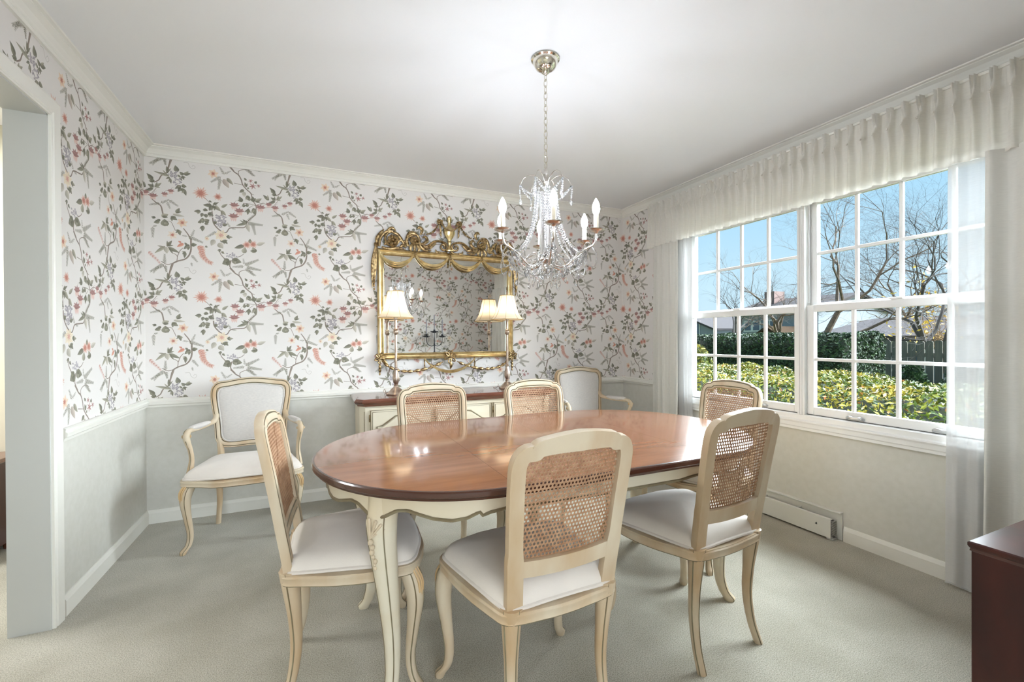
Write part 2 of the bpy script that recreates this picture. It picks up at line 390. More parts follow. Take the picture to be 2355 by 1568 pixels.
def wallpaper():
    N = 1280
    rng = np.random.default_rng(3)
    base = np.array([231, 227, 223.0])
    img = np.empty((N, N, 3)); img[:] = base
    img += (rng.random((N, N, 1)) - .5) * 3
    CC = {'d': ((98, 97, 84), (138, 136, 118)), 'g': ((122, 119, 104), (176, 171, 152)), 'l': ((158, 152, 138), (208, 202, 188)),
          'p': ((150, 136, 126), (202, 190, 178)), 'c': ((196, 122, 104), (222, 160, 138)), 's': ((124, 112, 102), (158, 145, 134)),
          'P': ((222, 186, 156), (240, 220, 198)), 'Q': ((226, 204, 184), (240, 228, 214)), 'Y': ((226, 208, 178), (240, 228, 206)),
          'C': ((208, 152, 136), (230, 192, 176)), 'V': ((138, 131, 136), (192, 186, 190)), 'v': ((150, 144, 150), (200, 194, 198)),
          'R': ((140, 88, 86), (186, 132, 126)), 'm': ((142, 104, 102), (182, 138, 132)), 'k': ((218, 182, 172), (236, 210, 202)),
          't': ((176, 170, 162), (190, 184, 176)), 'r': ((188, 120, 106), (206, 144, 128))}
    def stamp(x0, x1, y0, y1, fn):
        ix0, ix1, iy0, iy1 = int(x0) - 2, int(x1) + 3, int(y0) - 2, int(y1) + 3
        xs = np.arange(ix0, ix1); ys = np.arange(iy0, iy1)
        X, Y = np.meshgrid(xs, ys)
        a, c = fn(X + .5, Y + .5)
        YY, XX = Y % N, X % N
        cur = img[YY, XX]
        img[YY, XX] = cur * (1 - a[..., None]) + c * a[..., None]
    def leaf(bx, by, tx, ty, w, k, al=0.92, tri=False):
        dx, dy = tx - bx, ty - by
        L = math.hypot(dx, dy) + 1e-6
        ux, uy = dx / L, dy / L
        c1, c2 = [np.array(q, float) for q in CC[k]]
        j = rng.random() * .25
        def fn(X, Y):
            t = ((X - bx) * ux + (Y - by) * uy) / L
            s = (-(X - bx) * uy + (Y - by) * ux)
            tc = np.clip(t, 0, 1)
            prof = np.sin(np.pi * np.clip(tc, 0, 1) ** .75) ** .8 * (1 - .25 * tc)
            d = np.abs(s) - w / 2 * prof
            a = np.clip(.5 - d / 1.6, 0, 1) * ((t > -.01) & (t < 1.01)) * al
            q = np.clip(.5 + s / (w + 1e-6) * 1.1 + .25 * (t - .5) + j, 0, 1)
            rib = np.exp(-(s / 1.1) ** 2) * .35
            col = c1 + (c2 - c1) * q[..., None]
            col = col * (1 - rib[..., None] * .35)
            return a, col
        m = w / 2 + 2
        stamp(min(bx, tx) - m, max(bx, tx) + m, min(by, ty) - m, max(by, ty) + m, fn)
    def stroke(pts, w, k):
        c1, c2 = [np.array(q, float) for q in CC[k]]
        P = catmull([(x, y, 0) for x, y in pts], 5)
        n = len(P) - 1
        for i in range(n):
            a0, b0 = P[i], P[i + 1]
            ww = w * (1 - .3 * i / n) / 2
            dx, dy = b0.x - a0.x, b0.y - a0.y
            L2 = dx * dx + dy * dy + 1e-9
            def fn(X, Y):
                t = np.clip(((X - a0.x) * dx + (Y - a0.y) * dy) / L2, 0, 1)
                ex, ey = X - a0.x - t * dx, Y - a0.y - t * dy
                d = np.hypot(ex, ey) - ww
                q = np.clip(.5 + (ex - ey) / (2.8 * ww), 0, 1)
                return np.clip(.5 - d / 1.4, 0, 1) * .95, c1 + (c2 - c1) * q[..., None]
            stamp(min(a0.x, b0.x) - ww - 1, max(a0.x, b0.x) + ww + 1, min(a0.y, b0.y) - ww - 1, max(a0.y, b0.y) + ww + 1, fn)
    q = N / 1000.0
    for w, pts in WS:
        stroke([(x * q, y * q) for x, y in pts], max(2.2, w * q), 't' if w < 4 else 's')
    for x0, y0, x1, y1 in WF:
        x0, y0, x1, y1 = x0 * q, y0 * q, x1 * q, y1 * q
        L = math.hypot(x1 - x0, y1 - y0); n = max(4, int(L / 12))
        stroke([(x0, y0), ((x0 + x1) / 2, (y0 + y1) / 2), (x1, y1)], 2.2, 's')
        a = math.atan2(y1 - y0, x1 - x0)
        for i in range(1, n + 1):
            t = i / n
            px, py = lerp(x0, x1, t), lerp(y0, y1, t)
            ll = (L * .12 + 15) * (1 - .4 * t)
            for sg in (-1, 1):
                b = a + sg * (1.0 - .35 * t)
                leaf(px, py, px + ll * math.cos(b), py + ll * math.sin(b), ll * .27, 'd' if (i + sg) % 3 else 'g')
    for x0, y0, x1, y1, w, k in WL:
        leaf(x0 * q, y0 * q, x1 * q, y1 * q, w * q, k)
        if k in 'dg':
            a0 = math.atan2(y1 - y0, x1 - x0); L0 = math.hypot(x1 - x0, y1 - y0) * q
            for sg in (-1, 1):
                if rng.random() < .62:
                    a1 = a0 + sg * (.55 + .5 * rng.random()); l1 = L0 * (.45 + .3 * rng.random())
                    bx, by = lerp(x0, x1, .15) * q, lerp(y0, y1, .15) * q
                    leaf(bx, by, bx + l1 * math.cos(a1), by + l1 * math.sin(a1), w * q * .6, 'd' if rng.random() < .6 else 'g', .85)
    for x, y, r, k in WB:
        x, y, r = x * q, y * q, r * q
        if k in 'Vv':
            for i in range(26 if k == 'V' else 16):
                a = rng.random() * 6.28; d = r * .85 * math.sqrt(rng.random())
                cx, cy = x + d * math.cos(a), y + d * math.sin(a); b = rng.random() * 6.28
                leaf(cx, cy, cx + r * .45 * math.cos(b), cy + r * .45 * math.sin(b), r * .34, k)
            continue
        n = {'P': 6, 'Q': 6, 'Y': 7, 'C': 15, 'R': 6}[k]
        for i in range(n):
            a = 2 * math.pi * i / n + .3
            rr = r * (1 if k != 'C' else (.75 + .3 * ((i * 7) % 5) / 4))
            leaf(x, y, x + rr * math.cos(a), y + rr * math.sin(a), r * (.75 if k in 'PQY' else .30), k, .85)
        if k == 'C':
            for i in range(9):
                a = i * .7; leaf(x, y, x + r * .55 * math.cos(a), y + r * .55 * math.sin(a), r * .24, 'r')
        elif k in 'PQY':
            for i in range(7):
                a = i * .9; leaf(x, y, x + r * .42 * math.cos(a), y + r * .42 * math.sin(a), r * .22, 'r' if k != 'Y' else 'C')
    for x, y, r in WU:
        x, y, r = x * q, y * q, r * q * 1.3
        for i in range(3):
            leaf(x + (i - 1) * r * .25, y, x + (i - 1) * r * .3, y - r * .95, r * .5, 'k')
        for i in range(5):
            a = math.pi * (i / 4) ; leaf(x, y - r * .1, x + r * .85 * math.cos(a), y + r * .55 * math.sin(a), r * .42, 'm')
        leaf(x - r * .5, y - r * .1, x + r * .5, y - r * .1, r * .55, 'm')
        stroke([(x, y + r * .3), (x + r * .25, y + r * .8), (x + r * .6, y + r)], 2.2, 's')
    for w, pts in WT:
        P = catmull([(x * q, y * q, 0) for x, y in pts], 4); n = len(P)
        for i in range(n - 1):
            d = (P[i + 1] - P[i]).normalized(); t = i / n
            for sg in (-1, 0, 1):
                L = w * q * (.78 - .35 * t)
                a = math.atan2(d.y, d.x) + sg * .75
                leaf(P[i].x, P[i].y, P[i].x + L * math.cos(a), P[i].y + L * math.sin(a), L * .26, ('C' if sg else 'k') if w > 40 else 'k')
                if i % 2 == 0: leaf(P[i].x, P[i].y, P[i].x + L * .7 * math.cos(a + .2), P[i].y + L * .7 * math.sin(a + .2), L * .16, 'r')
    img = base + (img - base) * .94
    im = bpy.data.images.new('floral_print', N, N, alpha=False)
    px = np.ones((N, N, 4), np.float32); px[..., :3] = np.clip(img, 0, 255) / 255
    im.pixels.foreach_set(px.ravel()); im.update(); im.pack()
    m = bpy.data.materials.new('floral_wallpaper'); m.use_nodes = True
    n, l = m.node_tree.nodes, m.node_tree.links
    p = n['Principled BSDF']; p.inputs['Roughness'].default_value = 0.7; p.inputs['Specular IOR Level'].default_value = 0.25
    t = n.new('ShaderNodeTexImage'); t.image = im; t.extension = 'REPEAT'
    l.new(t.outputs[0], p.inputs['Base Color'])
    return m
M['paper'] = wallpaper()

def carpet():
    m = pm('carpet_pile', (196, 190, 170), 1.0, spec=0.1, sheen=0.4)
    n, l = m.node_tree.nodes, m.node_tree.links
    p = n['Principled BSDF']; tc = n.new('ShaderNodeTexCoord')
    a = n.new('ShaderNodeTexNoise'); a.inputs['Scale'].default_value = 260; a.inputs['Detail'].default_value = 3
    b = n.new('ShaderNodeTexNoise'); b.inputs['Scale'].default_value = 3.2; b.inputs['Detail'].default_value = 5
    l.new(tc.outputs['Object'], a.inputs['Vector']); l.new(tc.outputs['Object'], b.inputs['Vector'])
    r1 = n.new('ShaderNodeValToRGB'); r1.color_ramp.elements[0].position, r1.color_ramp.elements[1].position = .34, .62
    r1.color_ramp.elements[0].color = (*lin((146, 141, 126)), 1); r1.color_ramp.elements[1].color = (*lin((197, 192, 177)), 1)
    r2 = n.new('ShaderNodeValToRGB'); r2.color_ramp.elements[0].position, r2.color_ramp.elements[1].position = .36, .64
    r2.color_ramp.elements[0].color = (.80, .79, .76, 1); r2.color_ramp.elements[1].color = (1, 1, 1, 1)
    mx = n.new('ShaderNodeMix'); mx.data_type = 'RGBA'; mx.blend_type = 'MULTIPLY'; mx.inputs[0].default_value = 1
    l.new(a.outputs['Fac'], r1.inputs[0]); l.new(b.outputs['Fac'], r2.inputs[0])
    l.new(r1.outputs[0], mx.inputs[6]); l.new(r2.outputs[0], mx.inputs[7]); l.new(mx.outputs[2], p.inputs['Base Color'])
    bp = n.new('ShaderNodeBump'); bp.inputs['Strength'].default_value = .6; bp.inputs['Distance'].default_value = .003
    l.new(a.outputs['Fac'], bp.inputs['Height']); l.new(bp.outputs[0], p.inputs['Normal'])
    return m
M['carpet'] = carpet()

# ------------------------------------------------------------------ room shell
RAIL0, RAIL1, CRB = 0.752, 0.808, 2.372
WY0, WY1, WZ0, WZ1 = 0.842, 2.768, 0.66, 2.075       # window opening in the right wall
DY0, DY1, DZ = 0.95, 2.444, 2.118                     # doorway in the left wall

def wall(name, along, at, thick, spans, uoff, flip):
    """spans: list of (a0,a1,z0,z1); along = 'x' (wall at y=at) or 'y' (wall at x=at); thick signed outward"""
    mb = MB()
    uv = []
    for a0, a1, z0, z1 in spans:
        cuts = [z0] + ([0.78] if z0 < 0.78 < z1 else []) + [z1]
        for k in range(len(cuts) - 1):
            c0, c1 = cuts[k], cuts[k + 1]
            mt = 0 if c0 >= 0.779 else 1
            if along == 'x':
                mb.box(a0, a1, min(at, at + thick), max(at, at + thick), c0, c1, mt)
            else:
                mb.box(min(at, at + thick), max(at, at + thick), a0, a1, c0, c1, mt)
    me = bpy.data.meshes.new(name); me.from_pydata(mb.v, [], mb.f)
    me.materials.append(M['paper']); me.materials.append(M['wainscot'])
    me.polygons.foreach_set('material_index', mb.m)
    ul = me.uv_layers.new(name='print')
    for lp in me.loops:
        x, y, z = me.vertices[lp.vertex_index].co
        u = x if along == 'x' else y
        ul.data[lp.index].uv = ((uoff + flip * u) / TW, z / TH)
    me.update()
    o = bpy.data.objects.new(name, me); COL.objects.link(o)
    return struct(o)

wall('wall_back', 'x', YB, 0.12, [(XL - 2.6, XR + 0.12, 0, CEIL)], -XL, 1)
wall('wall_left', 'y', XL, -0.13, [(YF - 0.12, DY0, 0, CEIL), (DY1, YB, 0, CEIL), (DY0, DY1, DZ, CEIL)], -YB, 1)
wall('wall_right', 'y', XR, 0.12, [(-3.2, WY0, 0, CEIL), (WY1, YB, 0, CEIL), (WY0, WY1, 0, WZ0), (WY0, WY1, WZ1, CEIL)], XR - XL + YB, -1)
wall('wall_front', 'x', YF, -0.12, [(0.80, XR, 0, CEIL), (XL, 0.80, 2.12, CEIL)], 0.31, -1)
hw = MB(); hw.box(XL - 2.72, XL - 2.6, -3.2, YB + .12, 0, CEIL); hw.build('wall_hall', M['hallpaint']); struct(bpy.data.objects['wall_hall'])
hw = MB()
for b in ((XL - 2.72, -1.25, 0, CEIL), (1.05, XR + .12, 0, CEIL), (-1.25, 1.05, 0, .70), (-1.25, 1.05, 2.2, CEIL)): hw.box(b[0], b[1], -3.32, -3.2, b[2], b[3])
struct(hw.build('wall_rear', M['hallpaint']))
w3 = struct(empty('window_added', (-.1, -3.2, .70)))  # unseen window frame, added to go with the fill light behind it
for b in ((-1.15, -1.09), (-.03, .03), (1.09, 1.15)):
    q = MB(); q.box(b[0], b[1], -.05, .0, 0, 1.5); q.build('stile', M['trim'], w3)
for z in (0, .72, 1.44):
    q = MB(); q.box(-1.15, 1.15, -.05, .002, z, z + .06); q.build('rail', M['trim'], w3)
hw = MB(); hw.box(XL - 2.6, XL - .13, YB - .012, YB - .002, 0, CEIL); struct(hw.build('wall_hall_end', M['hallpaint']))
fl = MB(); fl.box(XL - 2.72, XR + .12, -3.32, YB + .12, -.06, 0); struct(fl.build('floor', M['carpet']))
cl = MB(); cl.box(XL - 2.72, XR + .12, -3.32, YB + .12, CEIL, CEIL + .08); struct(cl.build('ceiling', M['ceiling']))

def run(mb, p0, p1, inward, prof):
    """straight moulding from p0 to p1 at a wall foot; profile (out, z)"""
    inw = Vector(inward)
    R = [[(p[0] + inw.x * o, p[1] + inw.y * o, z) for o, z in prof] for p in (p0, p1)]
    mb.rings(R, False, True, 0, False)
def miter_run(mb, pts, inw, prof):
    """pts: corner points on wall lines; inw: per-point inward offset vectors"""
    R = [[(p[0] + w[0] * o, p[1] + w[1] * o, z) for o, z in prof] for p, w in zip(pts, inw)]
    mb.rings(R, False, True, 0, False)
crown = [(0, CRB), (.012, CRB), (.016, CRB + .010), (.013, CRB + .016), (.018, CRB + .020), (.022, CRB + .028), (.034, CRB + .045), (.050, CRB + .054), (.054, CRB + .056), (.054, CRB + .060), (.068, CRB + .062), (.070, CEIL), (0, CEIL)]
mb = MB(); miter_run(mb, [(XL, YF), (XL, YB), (XR, YB), (XR, YF), (.80, YF)], [(1, 0), (1, -1), (-1, -1), (-1, 1), (0, 1)], crown)
struct(mb.build('trim_crown', M['trim']))
rail = [(0, RAIL0), (.010, RAIL0), (.012, RAIL0 + .012), (.022, RAIL0 + .018), (.024, RAIL0 + .034), (.016, RAIL0 + .040), (.018, RAIL0 + .052), (.012, RAIL1), (0, RAIL1)]
mb = MB()
miter_run(mb, [(XL, DY1 + .078), (XL, YB), (XR, YB), (XR, 2.86)], [(1, 0), (1, -1), (-1, -1), (-1, 0)], rail)
miter_run(mb, [(XR, YF), (.80, YF)], [(-1, 1), (0, 1)], rail)
struct(mb.build('trim_chair_rail', M['trim']))
base = [(0, 0), (.014, 0), (.014, .066), (.009, .078), (.005, .086), (0, .086)]
for nm, a, b, iw in (('left', (XL, DY1 + .078), (XL, YB), (1, 0)), ('back', (XL, YB), (XR, YB), (0, -1)), ('right', (XR, YB), (XR, 2.06), (-1, 0)), ('right_near', (XR, 1.568), (XR, YF), (-1, 0)), ('front', (XR, YF), (.80, YF), (0, 1)), ('hall', (XL - .13, YB - .012), (XL - 2.6, YB - .012), (0, -1))):
    mb = MB(); run(mb, a, b, iw, base); struct(mb.build('baseboard_' + nm, M['trim']))
# door casing: jamb lining plus flat casing with back band, one board each
mb = MB()
mb.box(XL - .13, XL + .002, DY1 - .012, DY1, 0, DZ); mb.box(XL - .13, XL + .002, DY0, DY0 + .012, 0, DZ); mb.box(XL - .13, XL + .002, DY0, DY1, DZ - .012, DZ)
jamb = mb.build('door_1', pm('jamb_paint', (196, 197, 194), .5)); struct(jamb)
cas = [(0, 0), (.012, 0), (.014, .006), (.010, .012), (.015, .018), (.018, .062), (.012, .074), (0, .076)]
mb = MB()
R = [[(XL + o, DY1 - .006 + w, 0) for o, w in cas], [(XL + o, DY1 - .006 + w, DZ - .006 + w) for o, w in cas], [(XL + o, DY0 + .006 - w, DZ - .006 + w) for o, w in cas], [(XL + o, DY0 + .006 - w, 0) for o, w in cas]]
mb.rings(R, False, True, 0, False); mb.build('casing', M['trim'], jamb)

# ------------------------------------------------------------------ windows
GX = XR + .045                                        # glass plane
def window(name, y0, y1):
    """one double-hung unit, glass y0..y1"""
    root = struct(empty(name, (GX, (y0 + y1) / 2, .66)))
    ox, oy, oz = root.location
    def B(nm, boxes, mat, bevel=.002):
        mb = MB()
        for b in boxes: mb.box(b[0] - ox, b[1] - ox, b[2] - oy, b[3] - oy, b[4] - oz, b[5] - oz)
        return mb.build(nm, mat, root, bevel=bevel)
    st = .042
    a, b = y0 - st, y1 + st
    B('frame', [(XR - .002, XR + .11, a - .006, a, .66, 2.07), (XR - .002, XR + .11, b, b + .006, .66, 2.07), (XR - .002, XR + .11, a, b, 2.06, 2.07)], M['winwhite'])
    B('blind_stop', [(XR + .028, XR + .034, a, a + .010, 1.40, 2.06), (XR + .028, XR + .034, b - .010, b, 1.40, 2.06)], M['winwhite'], 0)
    for nm, z0, z1, gx in (('lower_sash', .705, 1.385, GX - .012), ('upper_sash', 1.355, 2.06, GX + .022)):
        tr = .042
        g0, g1 = (.753, 1.343) if nm[0] == 'l' else (1.399, 2.012)
        s = B(nm, [(gx - .018, gx + .018, a, y0, z0, z1), (gx - .018, gx + .018, y1, b, z0, z1), (gx - .018, gx + .018, y0, y1, z0, g0), (gx - .018, gx + .018, y0, y1, g1, z1)], M['winwhite'], .003)
        def Bs(nm2, bx, mat, bevel=0):
            mb = MB(); mb.box(bx[0] - ox, bx[1] - ox, bx[2] - oy, bx[3] - oy, bx[4] - oz, bx[5] - oz)
            q = mb.build(nm2, mat, root, bevel=bevel); q.parent = s; return q
        pw = (y1 - y0) / 4
        zm = (g0 + g1) / 2
        for k in range(1, 4):
            Bs('muntin', (gx - .010, gx + .010, y0 + k * pw - .009, y0 + k * pw + .009, g0, g1), M['winwhite'], .003)
        Bs('muntin', (gx - .0115, gx + .0115, y0, y1, zm - .009, zm + .009), M['winwhite'], .003)
        for k in range(4):
            for zz in ((g0, zm), (zm, g1)):
                Bs('pane', (gx - .002, gx + .002, y0 + k * pw + .001, y0 + (k + 1) * pw - .001, zz[0] + .001, zz[1] - .001), M['pane'])
        if nm[0] == 'l':
            for yy in (lerp(y0, y1, .27), lerp(y0, y1, .73)):
                mb = MB()
                mb.tube(catmull([(gx - .019 - ox, yy - .045 - oy, .716 - oz), (gx - .030 - ox, yy - .03 - oy, .724 - oz), (gx - .032 - ox, yy - oy, .722 - oz), (gx - .030 - ox, yy + .03 - oy, .724 - oz), (gx - .019 - ox, yy + .045 - oy, .716 - oz)], 5), .006, 8, flat=1.4)
                q = mb.build('sash_handle', M['handle'], root); q.parent = s
            for z0b, z1b in ((1.343, 1.385),):
                Bs('sash_lock', (gx - .030, gx + .02, (y0 + y1) / 2 - .03, (y0 + y1) / 2 + .03, 1.385, 1.397), M['winwhite'], .003)
    B('sill_gap', [(XR + .012, XR + .016, a, b, .702, .7055)], M['dark'], 0)
    return root
window('window_1', 1.872, 2.717)
window('window_2', .893, 1.750)
mb = MB()
mb.box(XR - .016, XR + .10, 1.7995, 1.8225, .66, 2.07)
mb.box(XR - .014, XR - .0025, 1.788, 1.834, .70, 2.07); mb.box(XR - .022, XR - .015, 1.801, 1.806, .70, 2.07); mb.box(XR - .022, XR - .015, 1.816, 1.821, .70, 2.07)
struct(mb.build('trim_mullion', M['winwhite'], bevel=.002))
mb = MB()
mb.box(XR - .020, XR + .0, WY1 - .008, WY1 + .075, .60, 2.14); mb.box(XR - .020, XR, WY0 - .075, WY0 + .008, .60, 2.14); mb.box(XR - .020, XR, WY0 - .075, WY1 + .075, WZ1 - .008, 2.14)
struct(mb.build('trim_window_casing', M['winwhite'], bevel=.003))
# stool and apron below the sash
mb = MB()
prof = [(0.045, .66), (.045, .703), (-.012, .703), (-.020, .700), (-.020, .672), (-.034, .668), (-.036, .660), (-.030, .650), (-.028, .628), (-.022, .622), (-.022, .606), (0, .606), (0, .66)]
R = [[(XR + x, y, z) for x, z in prof] for y in (WY0 - .09, WY1 + .09)]
mb.rings(R, False, True, 0, False)
struct(mb.build('trim_window_stool', M['winwhite'], bevel=.0015))

# ------------------------------------------------------------------ valance with pinch pleats
def valance():
    root = empty('pleated_valance', (XR - .07, 1.75, 1.97))
    tag(root, 'long cream pinch-pleated fabric valance across the top of the window wall', 'valance')
    zt, zb = 2.345, 1.972
    y_far, y_near = 3.085, .47
    sp = .0625
    npl = int((y_far - y_near) / sp)
    def D(d, z, dphi):
        """bulge toward the room at pleat phase dphi (0 at pleat) and height z"""
        t = (zt - z) / (zt - zb)
        pinch = math.exp(-((t - .30) / .10) ** 2)
        top = max(0, 1 - t / .28)
        wdt = .10 + .05 * top + .30 * max(0, t - .30) * 1.3
        core = math.exp(-(dphi / wdt) ** 2)
        two = math.exp(-((abs(dphi) - .11) / .05) ** 2) * min(1, top * 1.4)
        low = max(0, (t - .30) / .70)
        rnd = .5 + .5 * math.cos(2 * math.pi * dphi)
        return .044 * two + .040 * core * pinch + .042 * low ** .6 * rnd ** 1.6 * (1 - .25 * low) + .010 * core * (1 - low) - .014 * (1 - low) * (1 - core)
    def surf(yv, z, seed):
        ph = (yv - y_near) / sp
        k = round(ph); dphi = ph - k
        amp = .8 + .4 * mnoise.noise(Vector((k * 1.7, 0, 3.1)))
        x = XR - .115 - D(0, z, dphi) * amp
        t = (zt - z) / (zt - zb)
        x -= .006 * t * mnoise.noise(Vector((yv * 6, z * 5, 0)))
        y2 = yv + .010 * t * mnoise.noise(Vector((yv * 9, 7.3, z * 3)))
        return (x - root.location.x, y2 - root.location.y, z - root.location.z)
    mb = MB()
    nu, nv = npl * 18, 18
    wav = lambda u: .006 * mnoise.noise(Vector((u * 60, 1, 1)))
    mb.grid(lambda u, v: surf(lerp(y_near, y_far, u), lerp(zt, zb + wav(u), v), 0), nu, nv)
    # return to the wall at the far end
    mb.grid(lambda u, v: (lerp(XR - .115, XR - .004, u) - .012 * math.sin(u * 9) * v - root.location.x, y_far + .012 * math.sin(u * 6.28 * 2) * v - root.location.y, lerp(zt, zb, v) - root.location.z), 16, 8)
    mb.build('fabric', M['valance'], root, angle=180)
    mb = MB(); mb.box(-.045 , .066, .47 - 1.75, 3.083 - 1.75, 2.335 - 1.97, 2.347 - 1.97)
    mb.build('board', M['trim'], root)
    mb = MB()
    for k in range(npl + 1):
        y = y_near + k * sp
        p = surf(y, zt - .30 * (zt - zb), 0)
        mb.ball((p[0] - .002, p[1], p[2]), .0055, 6, 4)
    q = mb.build('pleat_tacks', M['valance'], root); q['kind'] = 'stuff'
valance()

def drape(name, label, cat, x, y0, y1, z0, z1, folds, amp, mat, seed, taper=0.0, thick=None, lean=0.0):
    root = tag(empty(name, (x, (y0 + y1) / 2, z0)), label, cat)
    ph = [random.Random(seed + i).random() for i in range(60)]
    def f(u, v):
        w = folds * u + .25 * math.sin(3.1 * u + seed) + .12 * math.sin(7 * u + seed * 2)
        a = amp * (.45 + .55 * v) * (.75 + .5 * ph[int(w) % 60])
        xx = -a * math.sin(2 * math.pi * w) - .4 * a * math.sin(4 * math.pi * w + ph[int(w) % 60] * 3)
        half = (y1 - y0) / 2
        yy = (u * 2 - 1) * half * (1 - taper * math.sin(math.pi * min(1, v * .9)))
        yy += .35 * a * math.cos(2 * math.pi * w) + lean * v
        return (xx + .012 * mnoise.noise(Vector((u * 4, v * 3, seed))), yy, lerp(z1, z0, v) - z0 + (.006 * math.sin(w * 6.28) if v == 1 else 0))
    mb = MB(); mb.grid(f, int(folds * 14), 26)
    o = mb.build('fabric', mat, root, angle=180)
    mb = MB()
    pts = [f(u / 90, 1) for u in range(91)]
    mb.tube([(p[0], p[1], p[2] + .004) for p in pts], .004, 5)
    mb.build('hem', mat, root)
    return root
drape('drapery_panel', 'pleated off-white drapery panel hanging left of the window, beside the wallpapered corner', 'curtain', XR - .112, 2.735, 3.03, .012, 1.985, 4.6, .026, M['drape'], 3)
drape('drapery_panel', 'heavy off-white drapery panel at the right edge, behind the dark chest', 'curtain', XR - .135, .40, .925, .012, 1.985, 4.6, .046, M['drape'], 8)
drape('sheer_curtain', 'narrow white sheer curtain between the left drape and the window frame', 'curtain', XR - .055, 2.655, 2.80, .012, 1.99, 2.2, .008, M['sheer'], 5)
drape('sheer_curtain', 'wide white sheer curtain covering the right edge of the window', 'curtain', XR - .058, .80, 1.085, .012, 1.99, 3.4, .010, M['sheer'], 11, lean=.012)

# ------------------------------------------------------------------ baseboard heater
def heater():
    y0, y1 = 1.575, 2.055
    root = tag(empty('baseboard_heater', (XR - .03, (y0 + y1) / 2, 0)), 'low white metal baseboard heater on the wall under the window', 'heater')
    ox, oy, _ = root.location
    def B(nm, bs, mat, bv=.002):
        mb = MB()
        for b in bs: mb.box(b[0] - ox, b[1] - ox, b[2] - oy, b[3] - oy, b[4], b[5])
        return mb.build(nm, mat, root, bevel=bv)
    B('back_plate', [(XR - .008, XR, y0, y1, 0, .165), (XR - .022, XR - .008, y0 + .002, y1 - .002, .155, .165)], M['heater'])
    B('front_panel', [(XR - .068, XR - .062, y0 + .03, y1 - .012, .016, .122), (XR - .068, XR - .048, y0 + .03, y1 - .012, .118, .124), (XR - .068, XR - .045, y0 + .03, y1 - .012, .012, .018), (XR - .068, XR - .008, y1 - .016, y1 - .012, .016, .122)], M['heater'])
    B('grille_bar', [(XR - .062, XR - .008, (y0 + y1) / 2 - .004, (y0 + y1) / 2 + .004, .116, .122)], M['heater'], 0)
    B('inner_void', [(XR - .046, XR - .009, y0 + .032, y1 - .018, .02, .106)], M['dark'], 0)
    for k in range(15):
        z = .024 + k * .0062
        B('end_fin', [(XR - .060, XR - .010, y0 + .0285, y0 + .0305, z, z + .0022)], M['heater'], 0)
    B('foot', [(XR - .060, XR - .012, y0 + .024, y0 + .06, 0, .012)], M['handle'], .003)
    mb = MB(); mb.prism([(0, 0), (.012, 0), (.004, .012)], 0, .002, lambda a, b, h: (XR - .0685 - h - ox, y0 + .105 + a - oy, .070 + b)); mb.build('dial_mark', M['dark'], root)
heater()

# ------------------------------------------------------------------ chairs
FP = [(-.022, -.014), (.022, -.014), (.022, .006), (.019, .011), (.015, .011), (.0125, .0075), (.010, .012), (0, .015), (-.010, .012), (-.0125, .0075), (-.015, .011), (-.019, .011), (-.022, .006)]
FM = [0, 0, 0, 0, 1, 1, 0, 0, 1, 1, 0, 0, 0]
def mirror_path(h):
    """h: right half from bottom to top centre -> left bottom .. top .. right bottom"""
    return [(-x, z) for x, z in h] + [(x, z) for x, z in reversed(h[:-1])]
def smooth2(pts, n=5, closed=False):
    return [(p.x, p.y) for p in catmull([(a, b, 0) for a, b in pts], n, closed)]
def seat_outline(kx, ky=1.0):
    half = [(0, .232), (.09, .230), (.165, .212), (.218, .194), (.243, .168), (.243, .125), (.227, .03), (.207, -.08), (.192, -.165), (.176, -.203), (.13, -.214), (.07, -.212)]
    right = [(x * kx, y * ky) for x, y in half] + [(0, -.211 * ky)]
    left = [(-x, y) for x, y in right[1:-1]]
    loop = [right[0]] + left + [right[-1]] + right[:0:-1][1:]
    return smooth2(loop, 4, True)
def cab_leg(mb, pts, rad, outward, n=12, lines=True, sq=.72):
    P = catmull(pts, 5)
    ts = np.linspace(0, len(pts) - 1, len(P))
    rr = [interp(t, range(len(rad)), rad) for t in ts]
    oa = math.atan2(outward[1], outward[0])
    R = []
    for p, r in zip(P, rr):
        ring = []
        for j in range(n):
            a = 2 * math.pi * j / n
            c, s = math.cos(a), math.sin(a)
            k = (abs(c) ** (2 / sq) + abs(s) ** (2 / sq)) ** (-sq / 2)
            k = lerp(1, k, .6)
            a2 = a + oa + math.pi / 4
            ring.append((p.x + r * k * math.cos(a2), p.y + r * k * math.sin(a2), p.z))
        R.append(ring)
    R.reverse()
    mb.rings(R, False, True, 0)
    if lines:
        for j in (0, n // 2 + n // 4):
            L = [Vector(r[j]) for r in R]
            mb.tube([tuple(q) for q in L], [max(.001, .0022 * (1 if i < len(L) - 2 else .4)) for i in range(len(L))], 5, mat=1)
